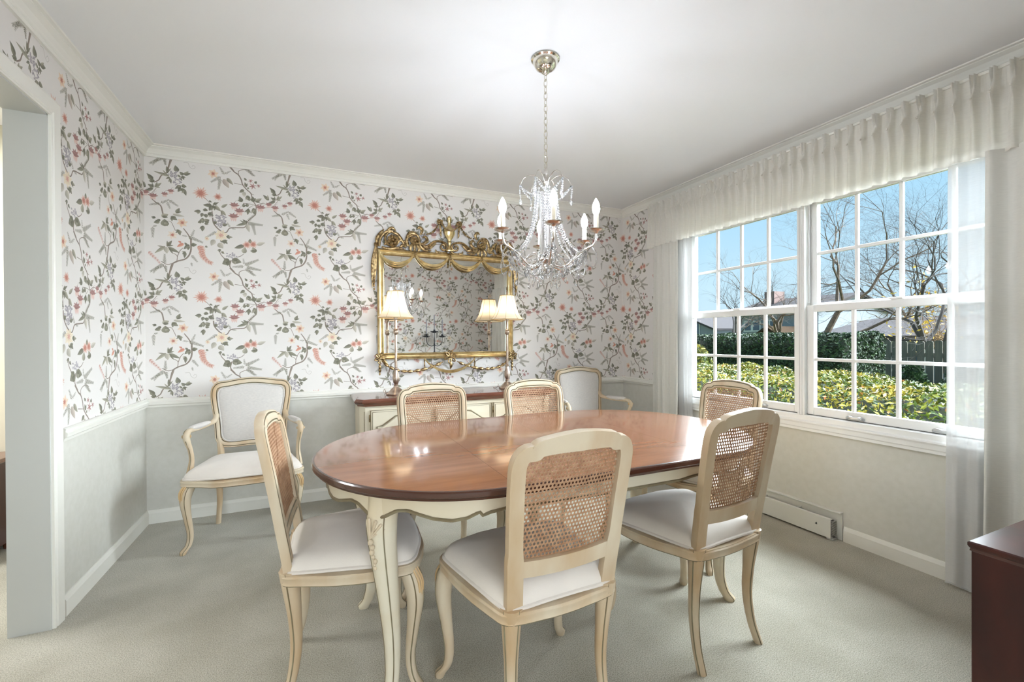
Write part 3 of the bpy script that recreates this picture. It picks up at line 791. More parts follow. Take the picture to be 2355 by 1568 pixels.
def seat_parts(root, kx, ky, z0, mats):
    out = seat_outline(kx, ky)
    mb = MB()
    k = len(out)
    sc = []
    for x, y in out:
        fr = max(0, 1 - abs(x) / (.20 * kx)) if y > 0 else .25
        sd = max(0, 1 - abs(y) / .12) * .5
        sc.append((1, .78 + .12 * max(fr, sd)))
    prof = [(-.016, -.026), (.008, -.028), (.013, -.026), (.0155, -.021), (.013, -.012), (.015, -.002), (.017, .008), (.013, .014), (.014, .018), (-.016, .020)]
    cor = [(sx * .225 * kx, .18 * ky) for sx in (-1, 1)] + [(sx * .175 * kx, -.20 * ky) for sx in (-1, 1)]
    def dip(x, y):
        d = min(math.dist((x, y), c) for c in cor)
        t = min(1, max(0, (d - .02) / .14))
        return -.010 * t * t * (3 - 2 * t) + .004
    mb.sweep([(x, y, z0 - .019 + dip(x, y)) for x, y in out], (0, 0, 1), prof, sc, True, [0, 1, 1, 0, 0, 0, 0, 0, 0, 0])
    mb.build('seat_rail', mats, root)
    mb = MB()
    R = []
    for s, z in ((1.0, -.004), (1.0, .008), (.985, .022), (.93, .040), (.82, .052), (.65, .060), (.42, .070), (.2, .075), (.03, .077)):
        R.append([(x * s + 0, (y - .01) * s + .01, z0 + z * (1.0)) for x, y in out])
    mb.rings(R, False, True, 0)
    c = mb.build('seat_cushion', M['velvet'], root, angle=180)
    mb = MB(); mb.tube([(x * 1.003, y * 1.003, z0 + .003) for x, y in out], .0060, 6, True)
    mb.build('welt', M['velvet'], c)
def ybk(z, bow_x=0.0):
    t = max(0, (z - .43) / .49)
    return -.198 - .080 * t ** 1.25 - .016 * (1 - (bow_x / .2) ** 2) * min(1, t * 3)
def nbk(z):
    s = (ybk(z + .01, .2) - ybk(z - .01, .2)) / .02
    return (0, 1, -s)

CHALF = [(.158, .39), (.160, .45), (.164, .53), (.170, .63), (.175, .73), (.178, .80), (.178, .845), (.171, .870), (.157, .883), (.141, .8855), (.129, .887), (.117, .897), (.06, .904), (0, .906)]
def make_side_chair():
    mats = [M['cream'], M['olive']]
    root = empty('dining_chair')
    path = smooth2(mirror_path(CHALF), 4)
    mb = MB()
    P = [(x, ybk(z, x), z) for x, z in path]
    mb.sweep(P, [nbk(z) for x, z in path], FP, [(1 + .28 * max(0, 1 - abs(x) / .14) + .12 * (z < .6), 1.1) for x, z in path], False, FM)
    bf = mb.build('back_frame', mats, root)
    mb = MB()
    xs = np.linspace(-.168, .168, 15)
    mb.sweep([(x, ybk(.545, x), .545 + .008 * (x / .17) ** 2) for x in xs], [nbk(.545)] * 15, FP, [(1.1, 1.0)] * 15, False, FM)
    mb.build('lower_rail', mats, root)
    # cane: woven sheet with a hole in every cell
    mb = MB()
    pit = .0118; r = .0042
    hx = lambda z: interp(z, [.53, .63, .73, .80, .85, .872, .884], [.152, .158, .163, .166, .163, .155, .13])
    for j in range(int((.895 - .556) / pit)):
        z = .560 + (j + .5) * pit
        w = hx(z)
        if z > .878: w = .095
        n = int(w / pit)
        for i in range(-n, n + 1):
            x = i * pit + (pit / 2 if j % 2 else 0)
            if abs(x) > w: continue
            h = pit / 2
            o = [(h, 0), (h, h), (0, h), (-h, h), (-h, 0), (-h, -h), (0, -h), (h, -h)]
            vs = [(x + a, ybk(z + b, x + a) + .004, z + b) for a, b in o]
            vs += [(x + r * math.cos(k * math.pi / 4), ybk(z, x) + .004, z + r * math.sin(k * math.pi / 4)) for k in range(8)]
            mb.add(vs, [(k, (k + 1) % 8, 8 + (k + 1) % 8, 8 + k) for k in range(8)], 0, False)
    c = mb.build('cane_panel', M['cane'], bf)
    so = c.modifiers.new('thickness', 'SOLIDIFY'); so.thickness = .0016
    seat_parts(root, 1.0, 1.0, .432, mats)
    for sx in (-1, 1):
        mb = MB()
        cab_leg(mb, [(sx * .162, -.198, .436), (sx * .161, -.193, .38), (sx * .158, -.184, .28), (sx * .156, -.180, .18), (sx * .159, -.193, .08), (sx * .165, -.220, .0)], [.031, .027, .020, .0175, .0155, .016], (sx * .5, -1))
        mb.build('leg', mats, root)
        mb = MB()
        cab_leg(mb, [(sx * .212, .170, .415), (sx * .228, .186, .37), (sx * .238, .194, .30), (sx * .230, .186, .20), (sx * .222, .178, .11), (sx * .228, .184, .05), (sx * .246, .200, .018), (sx * .250, .204, .0)], [.032, .034, .028, .020, .016, .0155, .019, .015], (sx, 1))
        lg = mb.build('leg', mats, root)
        mb = MB()
        for k, a in enumerate((-.3, 0, .3)):
            ca, sa = math.cos(math.atan2(1, sx) + a), math.sin(math.atan2(1, sx) + a)
            mb.tube(catmull([(sx * .212 + ca * .034, .170 + sa * .034, .408), (sx * .228 + ca * .036, .186 + sa * .036, .37), (sx * .238 + ca * .026, .194 + sa * .026, .315 + abs(a) * .04)], 4), [.0045] * 4 + [.004] * 4 + [.001], 5)
        mb.build('carved_flutes', M['gold_cream'], lg)
    return root

def ybA(z):
    return -.205 - .072 * max(0, (z - .42) / .5) ** 1.2
AHALF = [(0, .512), (.09, .508), (.150, .514), (.180, .545), (.187, .61), (.195, .69), (.208, .78), (.213, .83), (.207, .868), (.182, .888), (.140, .893), (.105, .900), (.05, .908), (0, .911)]
def make_arm_chair():
    mats = [M['cream'], M['olive']]
    root = empty('upholstered_armchair')
    half = AHALF
    loop = smooth2([(x, z) for x, z in half] + [(-x, z) for x, z in reversed(half[1:-1])], 4, True)
    mb = MB()
    nr = (0, 1, .16)
    mb.sweep([(x, ybA(z), z) for x, z in loop], nr, FP, [(1.0 + .15 * (z > .88), 1.1) for x, z in loop], True, FM)
    bf = mb.build('back_frame', mats, root)
    mb = MB()
    cx, cz = 0, .715
    R = []
    for s, b in ((.93, -.016), (.92, .006), (.90, .012), (.82, .018), (.65, .024), (.4, .028), (.15, .030), (.02, .030)):
        R.append([(cx + (x - cx) * s, ybA(cz + (z - cz) * s) + b, cz + (z - cz) * s) for x, z in loop])
    mb.rings(R, False, True, 0)
    pd = mb.build('back_upholstery', M['backlinen'], root, angle=60)
    mb = MB(); mb.tube([(x * .905, ybA(cz + (z - cz) * .905) + .013, cz + (z - cz) * .905) for x, z in loop], .004, 6, True)
    mb.build('welt', M['backlinen'], pd)
    seat_parts(root, 1.21, 1.02, .405, mats)
    for sx in (-1, 1):
        mb = MB()
        mb.tube([(sx * .168, ybA(.42), .40), (sx * .172, ybA(.47), .47), (sx * .180, ybA(.55), .55)], [.021, .019, .017], 8)
        mb.build('back_post', mats, root)
        mb = MB()
        cab_leg(mb, [(sx * .182, -.205, .405), (sx * .182, -.202, .35), (sx * .180, -.198, .26), (sx * .178, -.198, .16), (sx * .184, -.208, .07), (sx * .190, -.220, .0)], [.024, .022, .018, .0155, .014, .015], (sx * .5, -1))
        mb.build('leg', mats, root)
        mb = MB()
        cab_leg(mb, [(sx * .255, .168, .388), (sx * .275, .186, .345), (sx * .283, .192, .285), (sx * .274, .184, .19), (sx * .264, .174, .10), (sx * .270, .180, .045), (sx * .290, .196, .016), (sx * .294, .200, .0)], [.030, .032, .026, .019, .0155, .015, .018, .014], (sx, 1))
        lg = mb.build('leg', mats, root)
        mb = MB()
        for a in (-.3, 0, .3):
            ca, sa = math.cos(math.atan2(1, sx) + a), math.sin(math.atan2(1, sx) + a)
            mb.tube(catmull([(sx * .255 + ca * .034, .168 + sa * .034, .385), (sx * .275 + ca * .037, .186 + sa * .037, .345), (sx * .283 + ca * .028, .192 + sa * .028, .29 + abs(a) * .04)], 4), [.0045] * 4 + [.004] * 4 + [.001], 5)
        mb.build('carved_flutes', M['gold_cream'], lg)
        mb = MB()
        ap = catmull([(sx * .196, ybA(.70), .70), (sx * .206, -.205, .668), (sx * .235, -.14, .655), (sx * .262, -.06, .652), (sx * .282, .02, .656), (sx * .292, .065, .655), (sx * .296, .090, .632), (sx * .292, .088, .600), (sx * .284, .062, .55), (sx * .280, .045, .49), (sx * .284, .052, .44), (sx * .290, .066, .395)], 5)
        rad = [interp(i / (len(ap) - 1) * 11, range(12), [.018, .016, .013, .0135, .014, .0155, .018, .016, .013, .0135, .016, .018]) for i in range(len(ap))]
        mb.tube(ap, rad, 10)
        mb.tube([(p.x + sx * r * .80, p.y, p.z + r * .55) for p, r in zip(ap[6:30], rad[6:30])], .0028, 5, mat=1)
        mb.tube([(p.x + sx * r * .2, p.y + r * .95, p.z) for p, r in zip(ap[34:], rad[34:])], .0028, 5, mat=1)
        arm = mb.build('arm', mats, root)
        mb = MB()
        R = []
        for t in np.linspace(0, 1, 13):
            p = ap[int(lerp(9, 21, t))]
            w = .023 * math.sin(math.pi * lerp(.06, .94, t)) ** .35
            R.append([(p.x + w * math.cos(a), p.y, p.z + .012 + w * .75 * math.sin(a)) for a in np.linspace(0, 2 * math.pi, 11)[:-1]])
        mb.rings(R, False, True)
        mb.build('arm_pad', M['backlinen'], arm)
        for s2 in (-1, 1):
            mb = MB()
            mb.lathe([(.009, 0), (.009, .003), (.004, .005), (.0, .006)], 10, T=lambda p, s2=s2: (sx * .296 + s2 * (.018 + p[2]), .088 + p[0], .632 + p[1]))
            mb.build('rosette', M['gold_cream'], arm)
    return root

ch = make_side_chair()
GD = 'cane-back dining chairs around the table'
spots = [
    (.133, 1.762, -94, 'cane-back dining chair at the left end of the table, seen from the side'),
    (.655, 1.335, 2, 'cane-back dining chair nearest the camera, its back covering the middle of the table'),
    (1.389, 1.391, 5.1, 'cane-back dining chair at the front right, beside the window, seat with bluish sheen'),
    (.622, 2.248, 180, 'cane-back dining chair across the table, in front of the left lamp and sideboard'),
    (1.250, 2.200, 180, 'cane-back dining chair across the table, in front of the right lamp'),
    (2.000, 1.885, 92, 'cane-back dining chair at the far right end of the table, under the window'),
]
for i, (x, y, a, lab) in enumerate(spots):
    o = ch if i == 0 else copy_tree(ch)
    o.location = (x, y, 0); o.rotation_euler = (0, 0, math.radians(a))
    tag(o, lab, 'chair', GD)
ac = make_arm_chair()
for i, (x, y, a, lab) in enumerate([(-.375, 3.185, 181, 'cream upholstered armchair against the wallpapered wall left of the sideboard'), (2.150, 3.120, 178, 'cream upholstered armchair in the far corner beside the curtain, right of the sideboard')]):
    o = ac if i == 0 else copy_tree(ac)
    o.location = (x, y, 0); o.rotation_euler = (0, 0, math.radians(a))
    tag(o, lab, 'armchair', 'upholstered armchairs along the back wall')

# ------------------------------------------------------------------ dining table
def table():
    CX, CY, Z = .954, 1.750, .750
    root = tag(empty('dining_table', (CX, CY, 0)), 'oval dining table with a glossy cherry-brown top on cream cabriole legs', 'table')
    S0, RX, RY = .409, .555, .565
    rings = [(.010, 0), (.004, -.001), (.0005, -.005), (0, -.010), (0, -.018), (.007, -.023), (.010, -.030)]
    def end(sx):
        n = 48
        mb = MB()
        R = []
        for off, dz in rings:
            R.append([(sx * (S0 + (RX - off) * math.sin(math.pi * k / n)), -(RY - off) * math.cos(math.pi * k / n), Z + dz) for k in range(n + 1)])
        R.reverse()
        k = n + 1
        mb.rings(R, False, False, 1)
        b = len(mb.v)
        mb.f.append(tuple(range(b - k, b))); mb.m.append(0); mb.s.append(False)
        mb.f.append(tuple(range(k - 1, -1, -1))); mb.m.append(1); mb.s.append(False)
        return mb.build('table_leaf', [M['tabletop'], M['tableedge']], root, angle=30)
    end(-1); end(1)
    for x0, x1 in ((-S0 + .0008, -.0004), (.0004, S0 - .0008)):
        mb = MB()
        pr = [(RY - off, Z + dz) for off, dz in rings]
        prof = [(-y, z) for y, z in pr][::-1] + pr
        mt = [1] * 6 + [0] + [1] * 6 + [1]
        mb.rings([[(x, y, z) for y, z in prof] for x in (x0, x1)], False, True, 1, True, mt)
        mb.build('table_leaf', [M['tabletop'], M['tableedge']], root, angle=30)
    # apron with scalloped lower edge
    AO = .052
    pts = []
    n = 60
    for k in range(n + 1): pts.append((-S0 - (RX - AO) * math.sin(math.pi * k / n), (RY - AO) * math.cos(math.pi * k / n)))
    for k in range(1, 20): pts.append((lerp(-S0, S0, k / 20), -(RY - AO)))
    for k in range(n + 1): pts.append((S0 + (RX - AO) * math.sin(math.pi * k / n), -(RY - AO) * math.cos(math.pi * k / n)))
    for k in range(1, 20): pts.append((lerp(S0, -S0, k / 20), RY - AO))
    # densify
    P2 = []
    for i in range(len(pts)):
        a, b = pts[i], pts[(i + 1) % len(pts)]
        for j in range(3): P2.append((lerp(a[0], b[0], j / 3), lerp(a[1], b[1], j / 3)))
    legs = [(sx * (S0 + .372), sy * .336) for sx in (-1, 1) for sy in (-1, 1)]
    L = [0]
    for i in range(len(P2)): L.append(L[-1] + math.dist(P2[i], P2[(i + 1) % len(P2)]))
    tot = L[-1]
    ls = []
    for q in legs:
        i = min(range(len(P2)), key=lambda i: math.dist(P2[i], q)); ls.append(L[i])
    def zb(i):
        d = min(min(abs(L[i] - s), tot - abs(L[i] - s)) for s in ls)
        return interp(d, [0, .03, .05, .075, .11, .19, .245, .29, .318, .33, .334, .36, .42, .50, .56], [.640, .645, .656, .669, .673, .652, .646, .652, .664, .668, .656, .664, .671, .668, .661])
    Z1 = [zb(i) for i in range(len(P2))]
    nsec = len(P2)
    # five boards: split at legs' far seams and leaves
    def board(idx, nm='apron'):
        mb = MB(); R = []
        for i in idx:
            i %= nsec
            x, y = P2[i]; a = P2[i - 1]; b = P2[(i + 1) % nsec]
            t = Vector((b[0] - a[0], b[1] - a[1])).normalized(); nx, ny = t.y, -t.x
            if nx * x + ny * y < 0: nx, ny = -nx, -ny
            R.append([(x, y, .722), (x, y, Z1[i]), (x - nx * .02, y - ny * .02, Z1[i]), (x - nx * .02, y - ny * .02, .722)])
        mb.rings(R, False, True, 0, True)
        mb.tube([(r[1][0], r[1][1], r[1][2] + .002) for r in R], .0055, 6, mat=1)
        return mb.build(nm, [M['tablecream'], M['olive']], root, angle=30)
    cut = [0, (n + 1) * 3 - 3, (n + 1) * 3 + 27, (n + 20) * 3, (2 * n + 1 + 19) * 3, (2 * n + 20) * 3 + 30, nsec]
    for c in range(len(cut) - 1):
        board(range(cut[c], cut[c + 1] + 1 - (0 if c == len(cut) - 2 else 0)))
    # legs
    for sx in (-1, 1):
        for sy in (-1, 1):
            d = Vector((sx * .742, sy * .670, 0))
            def at(r, z): return (sx * S0 + d.x * r, d.y * r, z)
            mb = MB()
            cab_leg(mb, [at(.468, .722), at(.470, .66), at(.476, .60), at(.466, .50), at(.446, .36), at(.430, .22), at(.430, .11), at(.446, .045), at(.468, .012), at(.470, 0)], [.046, .047, .046, .040, .032, .026, .022, .021, .025, .021], (d.x, d.y), n=16)
            lg = mb.build('leg', [M['tablecream'], M['olive']], root)
            mb = MB()
            tn = Vector((-d.y, d.x, 0))
            def sp(u, z, r): return (sx * S0 + d.x * r + tn.x * u, d.y * r + tn.y * u, z)
            base = .585
            for k in range(-3, 4):
                a = k * .30
                ln = .062 - .006 * abs(k)
                q = [sp(math.sin(a) * ln * t, base + math.cos(a) * ln * t, .533 - .011 * abs(k) * t - .003 * (1 - t)) for t in (0, .35, .7, 1.0)]
                mb.tube(catmull(q, 3), [.0025] + [lerp(.003, .0062, i / 8) for i in range(8)] + [.003], 6)
            for k, (zz, r) in enumerate(((.572, .0085), (.555, .007), (.538, .008), (.522, .0055), (.508, .007), (.494, .0045), (.484, .006))):
                mb.ball(sp(.004 * math.sin(k * 2), zz, .531 - (.585 - zz) * .25), r, 8, 5, sz=1.25)
            mb.build('carved_shell', M['cream'], lg)
    return root
table()

# ------------------------------------------------------------------ sideboard
def sideboard():
    x0, x1, y0, y1, zt = .285, 1.765, 3.185, 3.553, .778
    root = tag(empty('sideboard', ((x0 + x1) / 2, y0, 0)), 'cream painted sideboard with a dark walnut top below the gilt mirror', 'sideboard')
    ox, oy, _ = root.location
    mb = MB()
    cc = .045
    def oct_(o, z): # canted front corners
        a, b, c, d = x0 - .035 + o, x1 + .035 - o, y0 - .045 + o, y1
        return [(a - ox, d - oy, z), (a - ox, c + cc - oy, z), (a + cc - ox, c - oy, z), (b - cc - ox, c - oy, z), (b - ox, c + cc - oy, z), (b - ox, d - oy, z)]
    mb.rings([oct_(.022, .728), oct_(.020, .735), oct_(.006, .748), oct_(0, .756), oct_(0, .764), oct_(.008, .772), oct_(.012, zt)], False, True, 0, False)
    mb.build('top', M['walnut'], root)
    mb = MB()
    def body(o, z):
        a, b, c, d = x0 + o, x1 - o, y0 + o, y1 - .005
        q = .035
        return [(a - ox, d - oy, z), (a - ox, c + q - oy, z), (a + q - ox, c - oy, z), (b - q - ox, c - oy, z), (b - ox, c + q - oy, z), (b - ox, d - oy, z)]
    mb.rings([body(0, .11), body(0, .728)], False, True, 0, False)
    mb.rings([body(-.012, .085), body(-.012, .105), body(0, .112)], False, True, 0, False)
    mb.build('carcass', M['tablecream'], root, bevel=.002)
    for sx in (x0 + .05, x1 - .05):
        for sy in (y0 + .05, y1 - .06):
            mb = MB(); mb.lathe([(.030, .09), (.034, .07), (.028, .045), (.020, .02), (.024, .008), (.020, 0)], 12, (sx - ox, sy - oy, 0)); mb.build('foot', M['tablecream'], root)
    # doors
    da, db = .345, 1.705
    dw = (db - da) / 3
    for k in range(3):
        a, b = da + k * dw + .006, da + (k + 1) * dw - .006
        mb = MB(); mb.box(a - ox, b - ox, -.012, 0, .14, .700); d = mb.build('door', M['tablecream'], root, bevel=.002)
        mb = MB()
        for off, r in ((.004, .0035), (.016, .0022)):
            mb.tube([(a + off - ox, -.013, .14 + off), (b - off - ox, -.013, .14 + off), (b - off - ox, -.013, .700 - off), (a + off - ox, -.013, .700 - off)], r, 6, True)
        mb.build('edge_line', M['olive'], d)
        c = (a + b) / 2; w = (b - a) / 2 - .045
        arch = lambda o: [(c - w + o, .19 + o), (c + w - o, .19 + o), (c + w - o, .585 - o), (c + w - .035, .588 - o), (c + w - .07, .612 - o), (c + .05, .650 - o), (c, .656 - o), (c - .05, .650 - o), (c - w + .07, .612 - o), (c - w + .035, .588 - o), (c - w + o, .585 - o)]
        mb = MB(); mb.prism(arch(.01), 0, .010, lambda p, q, h: (p - ox, -.012 - h, q)); pn = mb.build('raised_panel', M['tablecream'], d, bevel=.003)
        mb = MB(); mb.tube([(p - ox, -.014, q) for p, q in arch(0)], .0042, 6, True); mb.build('panel_moulding', M['olive'], d)
        for zz in (.22, .62):
            mb = MB(); mb.tube([(a - .003 - ox, -.013, zz), (a - .003 - ox, -.013, zz + .05)], .004, 6); mb.build('hinge', M['antgold'], d)
        mb = MB(); mb.ball((b - .025 - ox, -.026, .43), .011, 10, 6); mb.tube([(b - .025 - ox, -.012, .43), (b - .025 - ox, -.024, .43)], .004, 6); mb.build('knob', M['antgold'], d)
    for xs in (x0 + .013, x1 - .013):
        s = 1 if xs < 1 else -1
        mb = MB(); q = [(xs + s * .008, y0 + .020), (xs + s * .018, y0 + .007)]
        mb.tube([(q[0][0] - ox, q[0][1] - oy, .15), (q[1][0] - ox, q[1][1] - oy, .15), (q[1][0] - ox, q[1][1] - oy, .690), (q[0][0] - ox, q[0][1] - oy, .690)], .0035, 6, True)
        mb.build('corner_moulding', M['olive'], root)
sideboard()

# ------------------------------------------------------------------ buffet lamps
def lamp():
    root = empty('buffet_lamp')
    lob = lambda a, z: (.09 * math.cos(6 * a) if z < .012 else .04 * math.cos(6 * a))
    mb = MB(); mb.lathe([(.066, 0), (.068, .006), (.060, .014), (.050, .024), (.036, .040), (.022, .052), (.015, .058), (.013, .066)], 48, lobes=lob); mb.build('base', M['pewter'], root)
    mb = MB(); mb.lathe([(.013, .062), (.019, .068), (.012, .074), (.019, .090), (.025, .112), (.022, .140), (.014, .168), (.010, .184)], 32, lobes=lambda a, z: .07 * math.cos(10 * a)); mb.build('fluted_vase', M['pewter'], root)
    mb = MB(); mb.lathe([(.010, .180), (.016, .186), (.016, .194), (.009, .198), (.0095, .205), (.009, .44), (.015, .446), (.019, .455), (.019, .470), (.014, .474), (.017, .480), (.011, .486), (.010, .55), (.0, .556)], 20); mb.build('stem', M['pewter'], root)
    mb = MB()
    R = []
    prof = [(.132, .565), (.131, .569), (.113, .590), (.097, .615), (.084, .647), (.074, .685), (.066, .722), (.060, .750), (.057, .762)]
    n = 48
    for r, z in prof:
        R.append([(r * (1 - .025 * abs(math.sin(4 * 2 * math.pi * j / n))) * math.cos(2 * math.pi * j / n), r * (1 - .025 * abs(math.sin(4 * 2 * math.pi * j / n))) * math.sin(2 * math.pi * j / n), z) for j in range(n)])
    mb.rings(R, False, False)
    sh = mb.build('shade', M['shade'], root, angle=180)
    for k in range(8):
        a = 2 * math.pi * k / 8 + math.pi / 8 * 0
        mb = MB(); mb.tube([(r * 1.002 * math.cos(a), r * 1.002 * math.sin(a), z) for r, z in prof], .0014, 5); mb.build('shade_rib', M['shadetrim'], sh)
    for i, z in ((0, .566), (-1, .762)):
        mb = MB()
        mb.tube([(R[i][j][0] * 1.003, R[i][j][1] * 1.003, z) for j in range(n)], .003, 6, True)
        mb.build('shade_binding', M['shadetrim'], sh)
    mb = MB(); mb.ball((0, 0, .655), .022, 12, 8, sz=1.5); mb.build('bulb', M['lampbulb'], root)
    mb = MB(); mb.lathe([(.012, .552), (.014, .56), (.014, .60), (.010, .622)], 12)
    for a in (0, math.pi): mb.tube([(.012 * math.cos(a), .012 * math.sin(a), .56), (.045 * math.cos(a), 0, .62), (.045 * math.cos(a), 0, .70), (.006 * math.cos(a), 0, .762)], .0014, 5)
    for a in (0, 2.09, 4.19): mb.tube([(0, 0, .762), (.056 * math.cos(a), .056 * math.sin(a), .761)], .0014, 5)
    mb.build('harp', M['pewter'], root)
    mb = MB(); mb.lathe([(.004, .760), (.007, .768), (.004, .776), (.008, .786), (.006, .796), (.001, .804)], 12); mb.build('finial', M['pewter'], root)
    mb = MB(); mb.tube(catmull([(-.058, .02, .008), (-.078, .01, .012), (-.090, .01, .028), (-.080, .02, .040), (-.070, .035, .022), (-.068, .06, .006), (-.05, .12, .004), (0, .16, .004)], 5), .0022, 6); mb.build('cord', M['pewter'], root)
    return root
lp = lamp(); lp.location = (.557, 3.36, .778); lp.rotation_euler.z = .1
tag(lp, 'slim pewter buffet lamp with cream bell shade at the left end of the sideboard', 'lamp', 'lamps on the sideboard')
l2 = copy_tree(lp); l2.location = (1.456, 3.36, .778); l2.rotation_euler.z = .3
tag(l2, 'slim pewter buffet lamp with cream bell shade at the right end of the sideboard', 'lamp', 'lamps on the sideboard')

# ------------------------------------------------------------------ gilt mirror
def mirror():
    CXm, ZC = 1.025, 1.459
    root = tag(empty('gilt_mirror', (CXm, YB, ZC)), 'large rectangular mirror in a gilt frame with urn crest and swags above the sideboard', 'mirror')
    T = lambda x, z, d: (x, -d, z)
    hw, hh = .572, .431
    mb = MB()
    pr = [(0, .002), (0, .028), (.005, .036), (.013, .041), (.021, .036), (.024, .027), (.031, .024), (.037, .028), (.043, .030), (.049, .024), (.051, .014), (.051, .002)]
    R = [[T(sx * (hw - o), sz * (hh - o), d) for o, d in pr] for sx, sz in ((-1, -1), (1, -1), (1, 1), (-1, 1))]
    mb.rings(R, True, False, 0, True)
    mb.build('frame', M['gold'], root, angle=35)
    mb = MB(); mb.box(-hw + .045, hw - .045, -.016, -.010, -hh + .045, hh - .045); mb.build('glass', M['mirror'], root)
    AG = M['antgold']
    top, bot = hh, -hh
    def spiral(mb, cx, cz, r0, turns, a0, dirn, d=.03, w0=.011, tail=None, n=26):
        pts = []
        if tail: pts += tail
        for i in range(n):
            t = i / (n - 1); a = a0 + dirn * turns * 2 * math.pi * t; r = r0 * (1 - .86 * t)
            pts.append((cx + r * math.cos(a), cz + r * math.sin(a), d + .012 * t))
        P = catmull([T(*p) for p in pts], 2)
        k = len(P)
        mb.tube(P, [w0 * (1 - .55 * i / k) for i in range(k)], 7)
    def leafy(mb, pts, w, d=.03):
        P = catmull([T(p[0], p[1], p[2] if len(p) > 2 else d) for p in pts], 4); k = len(P)
        mb.tube(P, [max(.0015, w * math.sin(math.pi * lerp(.12, .97, i / (k - 1))) ** .8) for i in range(k)], 7, flat=.6, up=(0, 1, 0))
    def rosette(mb, cx, cz, r, d=.04):
        for k in range(7):
            a = 2 * math.pi * k / 7
            mb.ball(T(cx + r * .62 * math.cos(a), cz + r * .62 * math.sin(a), d), r * .42, 7, 4)
        mb.ball(T(cx, cz, d + r * .2), r * .36, 8, 5)
    def beads(mb, pts, r0, r1, n, el=1.0):
        P = catmull([T(*p) for p in pts], 10)
        for i in range(n):
            q = P[int((i + .5) / n * (len(P) - 1))]
            mb.ball(tuple(q), lerp(r0, r1, abs(2 * i / (n - 1) - 1)), 7, 5, sz=el)
    # swags on the glass top
    xs = [-.566, -.285, 0, .285, .566]
    for k in range(4):
        a, b = xs[k], xs[k + 1]
        mb = MB()
        for s, (sag, r) in enumerate(((.108, .0075), (.094, .007), (.120, .006))):
            P = [T(lerp(a, b, t), top - .012 - sag * (4 * t * (1 - t)) ** .75 * (1) - .003 * s, .036 + .014 * math.sin(math.pi * t)) for t in np.linspace(0, 1, 18)]
            mb.tube(P, [r * lerp(.55, 1.15, math.sin(math.pi * i / 17)) for i in range(18)], 7)
        mb.build('swag', M['gold'], root)
    # crest
    for s in (-1, 1):
        mb = MB()
        spiral(mb, s * .455, top + .072, .066, 1.6, math.pi / 2 if s < 0 else math.pi / 2, -s, tail=[(s * .56, top + .015, .03), (s * .545, top + .085, .03), (s * .50, top + .135, .03)])
        rosette(mb, s * .458, top + .070, .042)
        for q in ([(s * .57, top + .02), (s * .575, top + .07), (s * .545, top + .12), (s * .52, top + .150)], [(s * .47, top + .136), (s * .42, top + .120), (s * .385, top + .075), (s * .35, top + .02)], [(s * .54, top + .012), (s * .48, top + .000), (s * .42, top + .012), (s * .36, top + .005)], [(s * .41, top + .11), (s * .39, top + .085), (s * .41, top + .06)], [(s * .50, top + .14), (s * .46, top + .165), (s * .43, top + .145)], [(s * .38, top + .07), (s * .345, top + .06), (s * .33, top + .03)], [(s * .52, top + .03), (s * .50, top + .05), (s * .52, top + .08)], [(s * .40, top + .02), (s * .38, top + .035), (s * .36, top + .03)]):
            leafy(mb, q, .013)
        mb.build('corner_scroll', AG, root)
        mb = MB()
        spiral(mb, s * .290, top + .085, .058, 1.5, 0 if s > 0 else math.pi, s, w0=.012, tail=[(s * .36, top + .02, .03), (s * .355, top + .06, .03)])
        rosette(mb, s * .285, top + .075, .034, .046)
        for q in ([(s * .34, top + .03), (s * .345, top + .09), (s * .32, top + .14), (s * .27, top + .150)], [(s * .24, top + .13), (s * .225, top + .165), (s * .245, top + .19), (s * .265, top + .175)], [(s * .25, top + .09), (s * .235, top + .04), (s * .20, top + .01), (s * .15, top + .012)], [(s * .285, top + .06), (s * .285, top + .02), (s * .285, top - .03)], [(s * .27, top + .055), (s * .25, top + .02), (s * .26, top - .01)], [(s * .30, top + .055), (s * .32, top + .02), (s * .31, top - .01)], [(s * .255, top + .06), (s * .215, top + .06), (s * .185, top + .09), (s * .20, top + .12), (s * .225, top + .105)], [(s * .23, top + .03), (s * .19, top + .04), (s * .15, top + .03)], [(s * .33, top + .10), (s * .30, top + .125), (s * .26, top + .12)]):
            leafy(mb, q, .013, .034)
        mb.build('middle_scroll', AG, root)
        mb = MB()
        spiral(mb, s * .052, top + .050, .036, 1.5, math.pi / 2, s, w0=.011, tail=[(s * .20, top + .03, .03), (s * .165, top + .055, .03), (s * .125, top + .086, .03), (s * .085, top + .094, .03)])
        for q in ([(s * .01, top + .03), (s * .03, top + .004), (s * .07, top - .002), (s * .10, top + .012)], [(s * .08, top + .008), (s * .105, top + .000), (s * .115, top + .025)], [(s * .135, top + .07), (s * .15, top + .04), (s * .19, top + .02)], [(s * .11, top + .075), (s * .14, top + .05), (s * .16, top + .02)]):
            leafy(mb, q, .010)
        mb.build('volute', AG, root)
        mb = MB()
        beads(mb, [(s * .085, top + .245, .04), (s * .105, top + .205, .04), (s * .135, top + .165, .04), (s * .18, top + .140, .04), (s * .24, top + .138, .04)], .010, .006, 12, 1.0)
        mb.build('bead_garland', AG, root)
        mb = MB()
        mb.tube(catmull([T(s * .052, top + .225, .04), T(s * .075, top + .262, .04), T(s * .10, top + .256, .045), T(s * .095, top + .232, .05), T(s * .07, top + .236, .05)], 4), .0065, 7)
        for k in range(5): mb.ball(T(s * (.075 + .012 * math.cos(k * 1.3)), top + .248 + .012 * math.sin(k * 1.3), .048), .009, 7, 4)
        leafy(mb, [(s * .082, top + .235, .045), (s * .078, top + .19, .045), (s * .072, top + .135, .04)], .009)
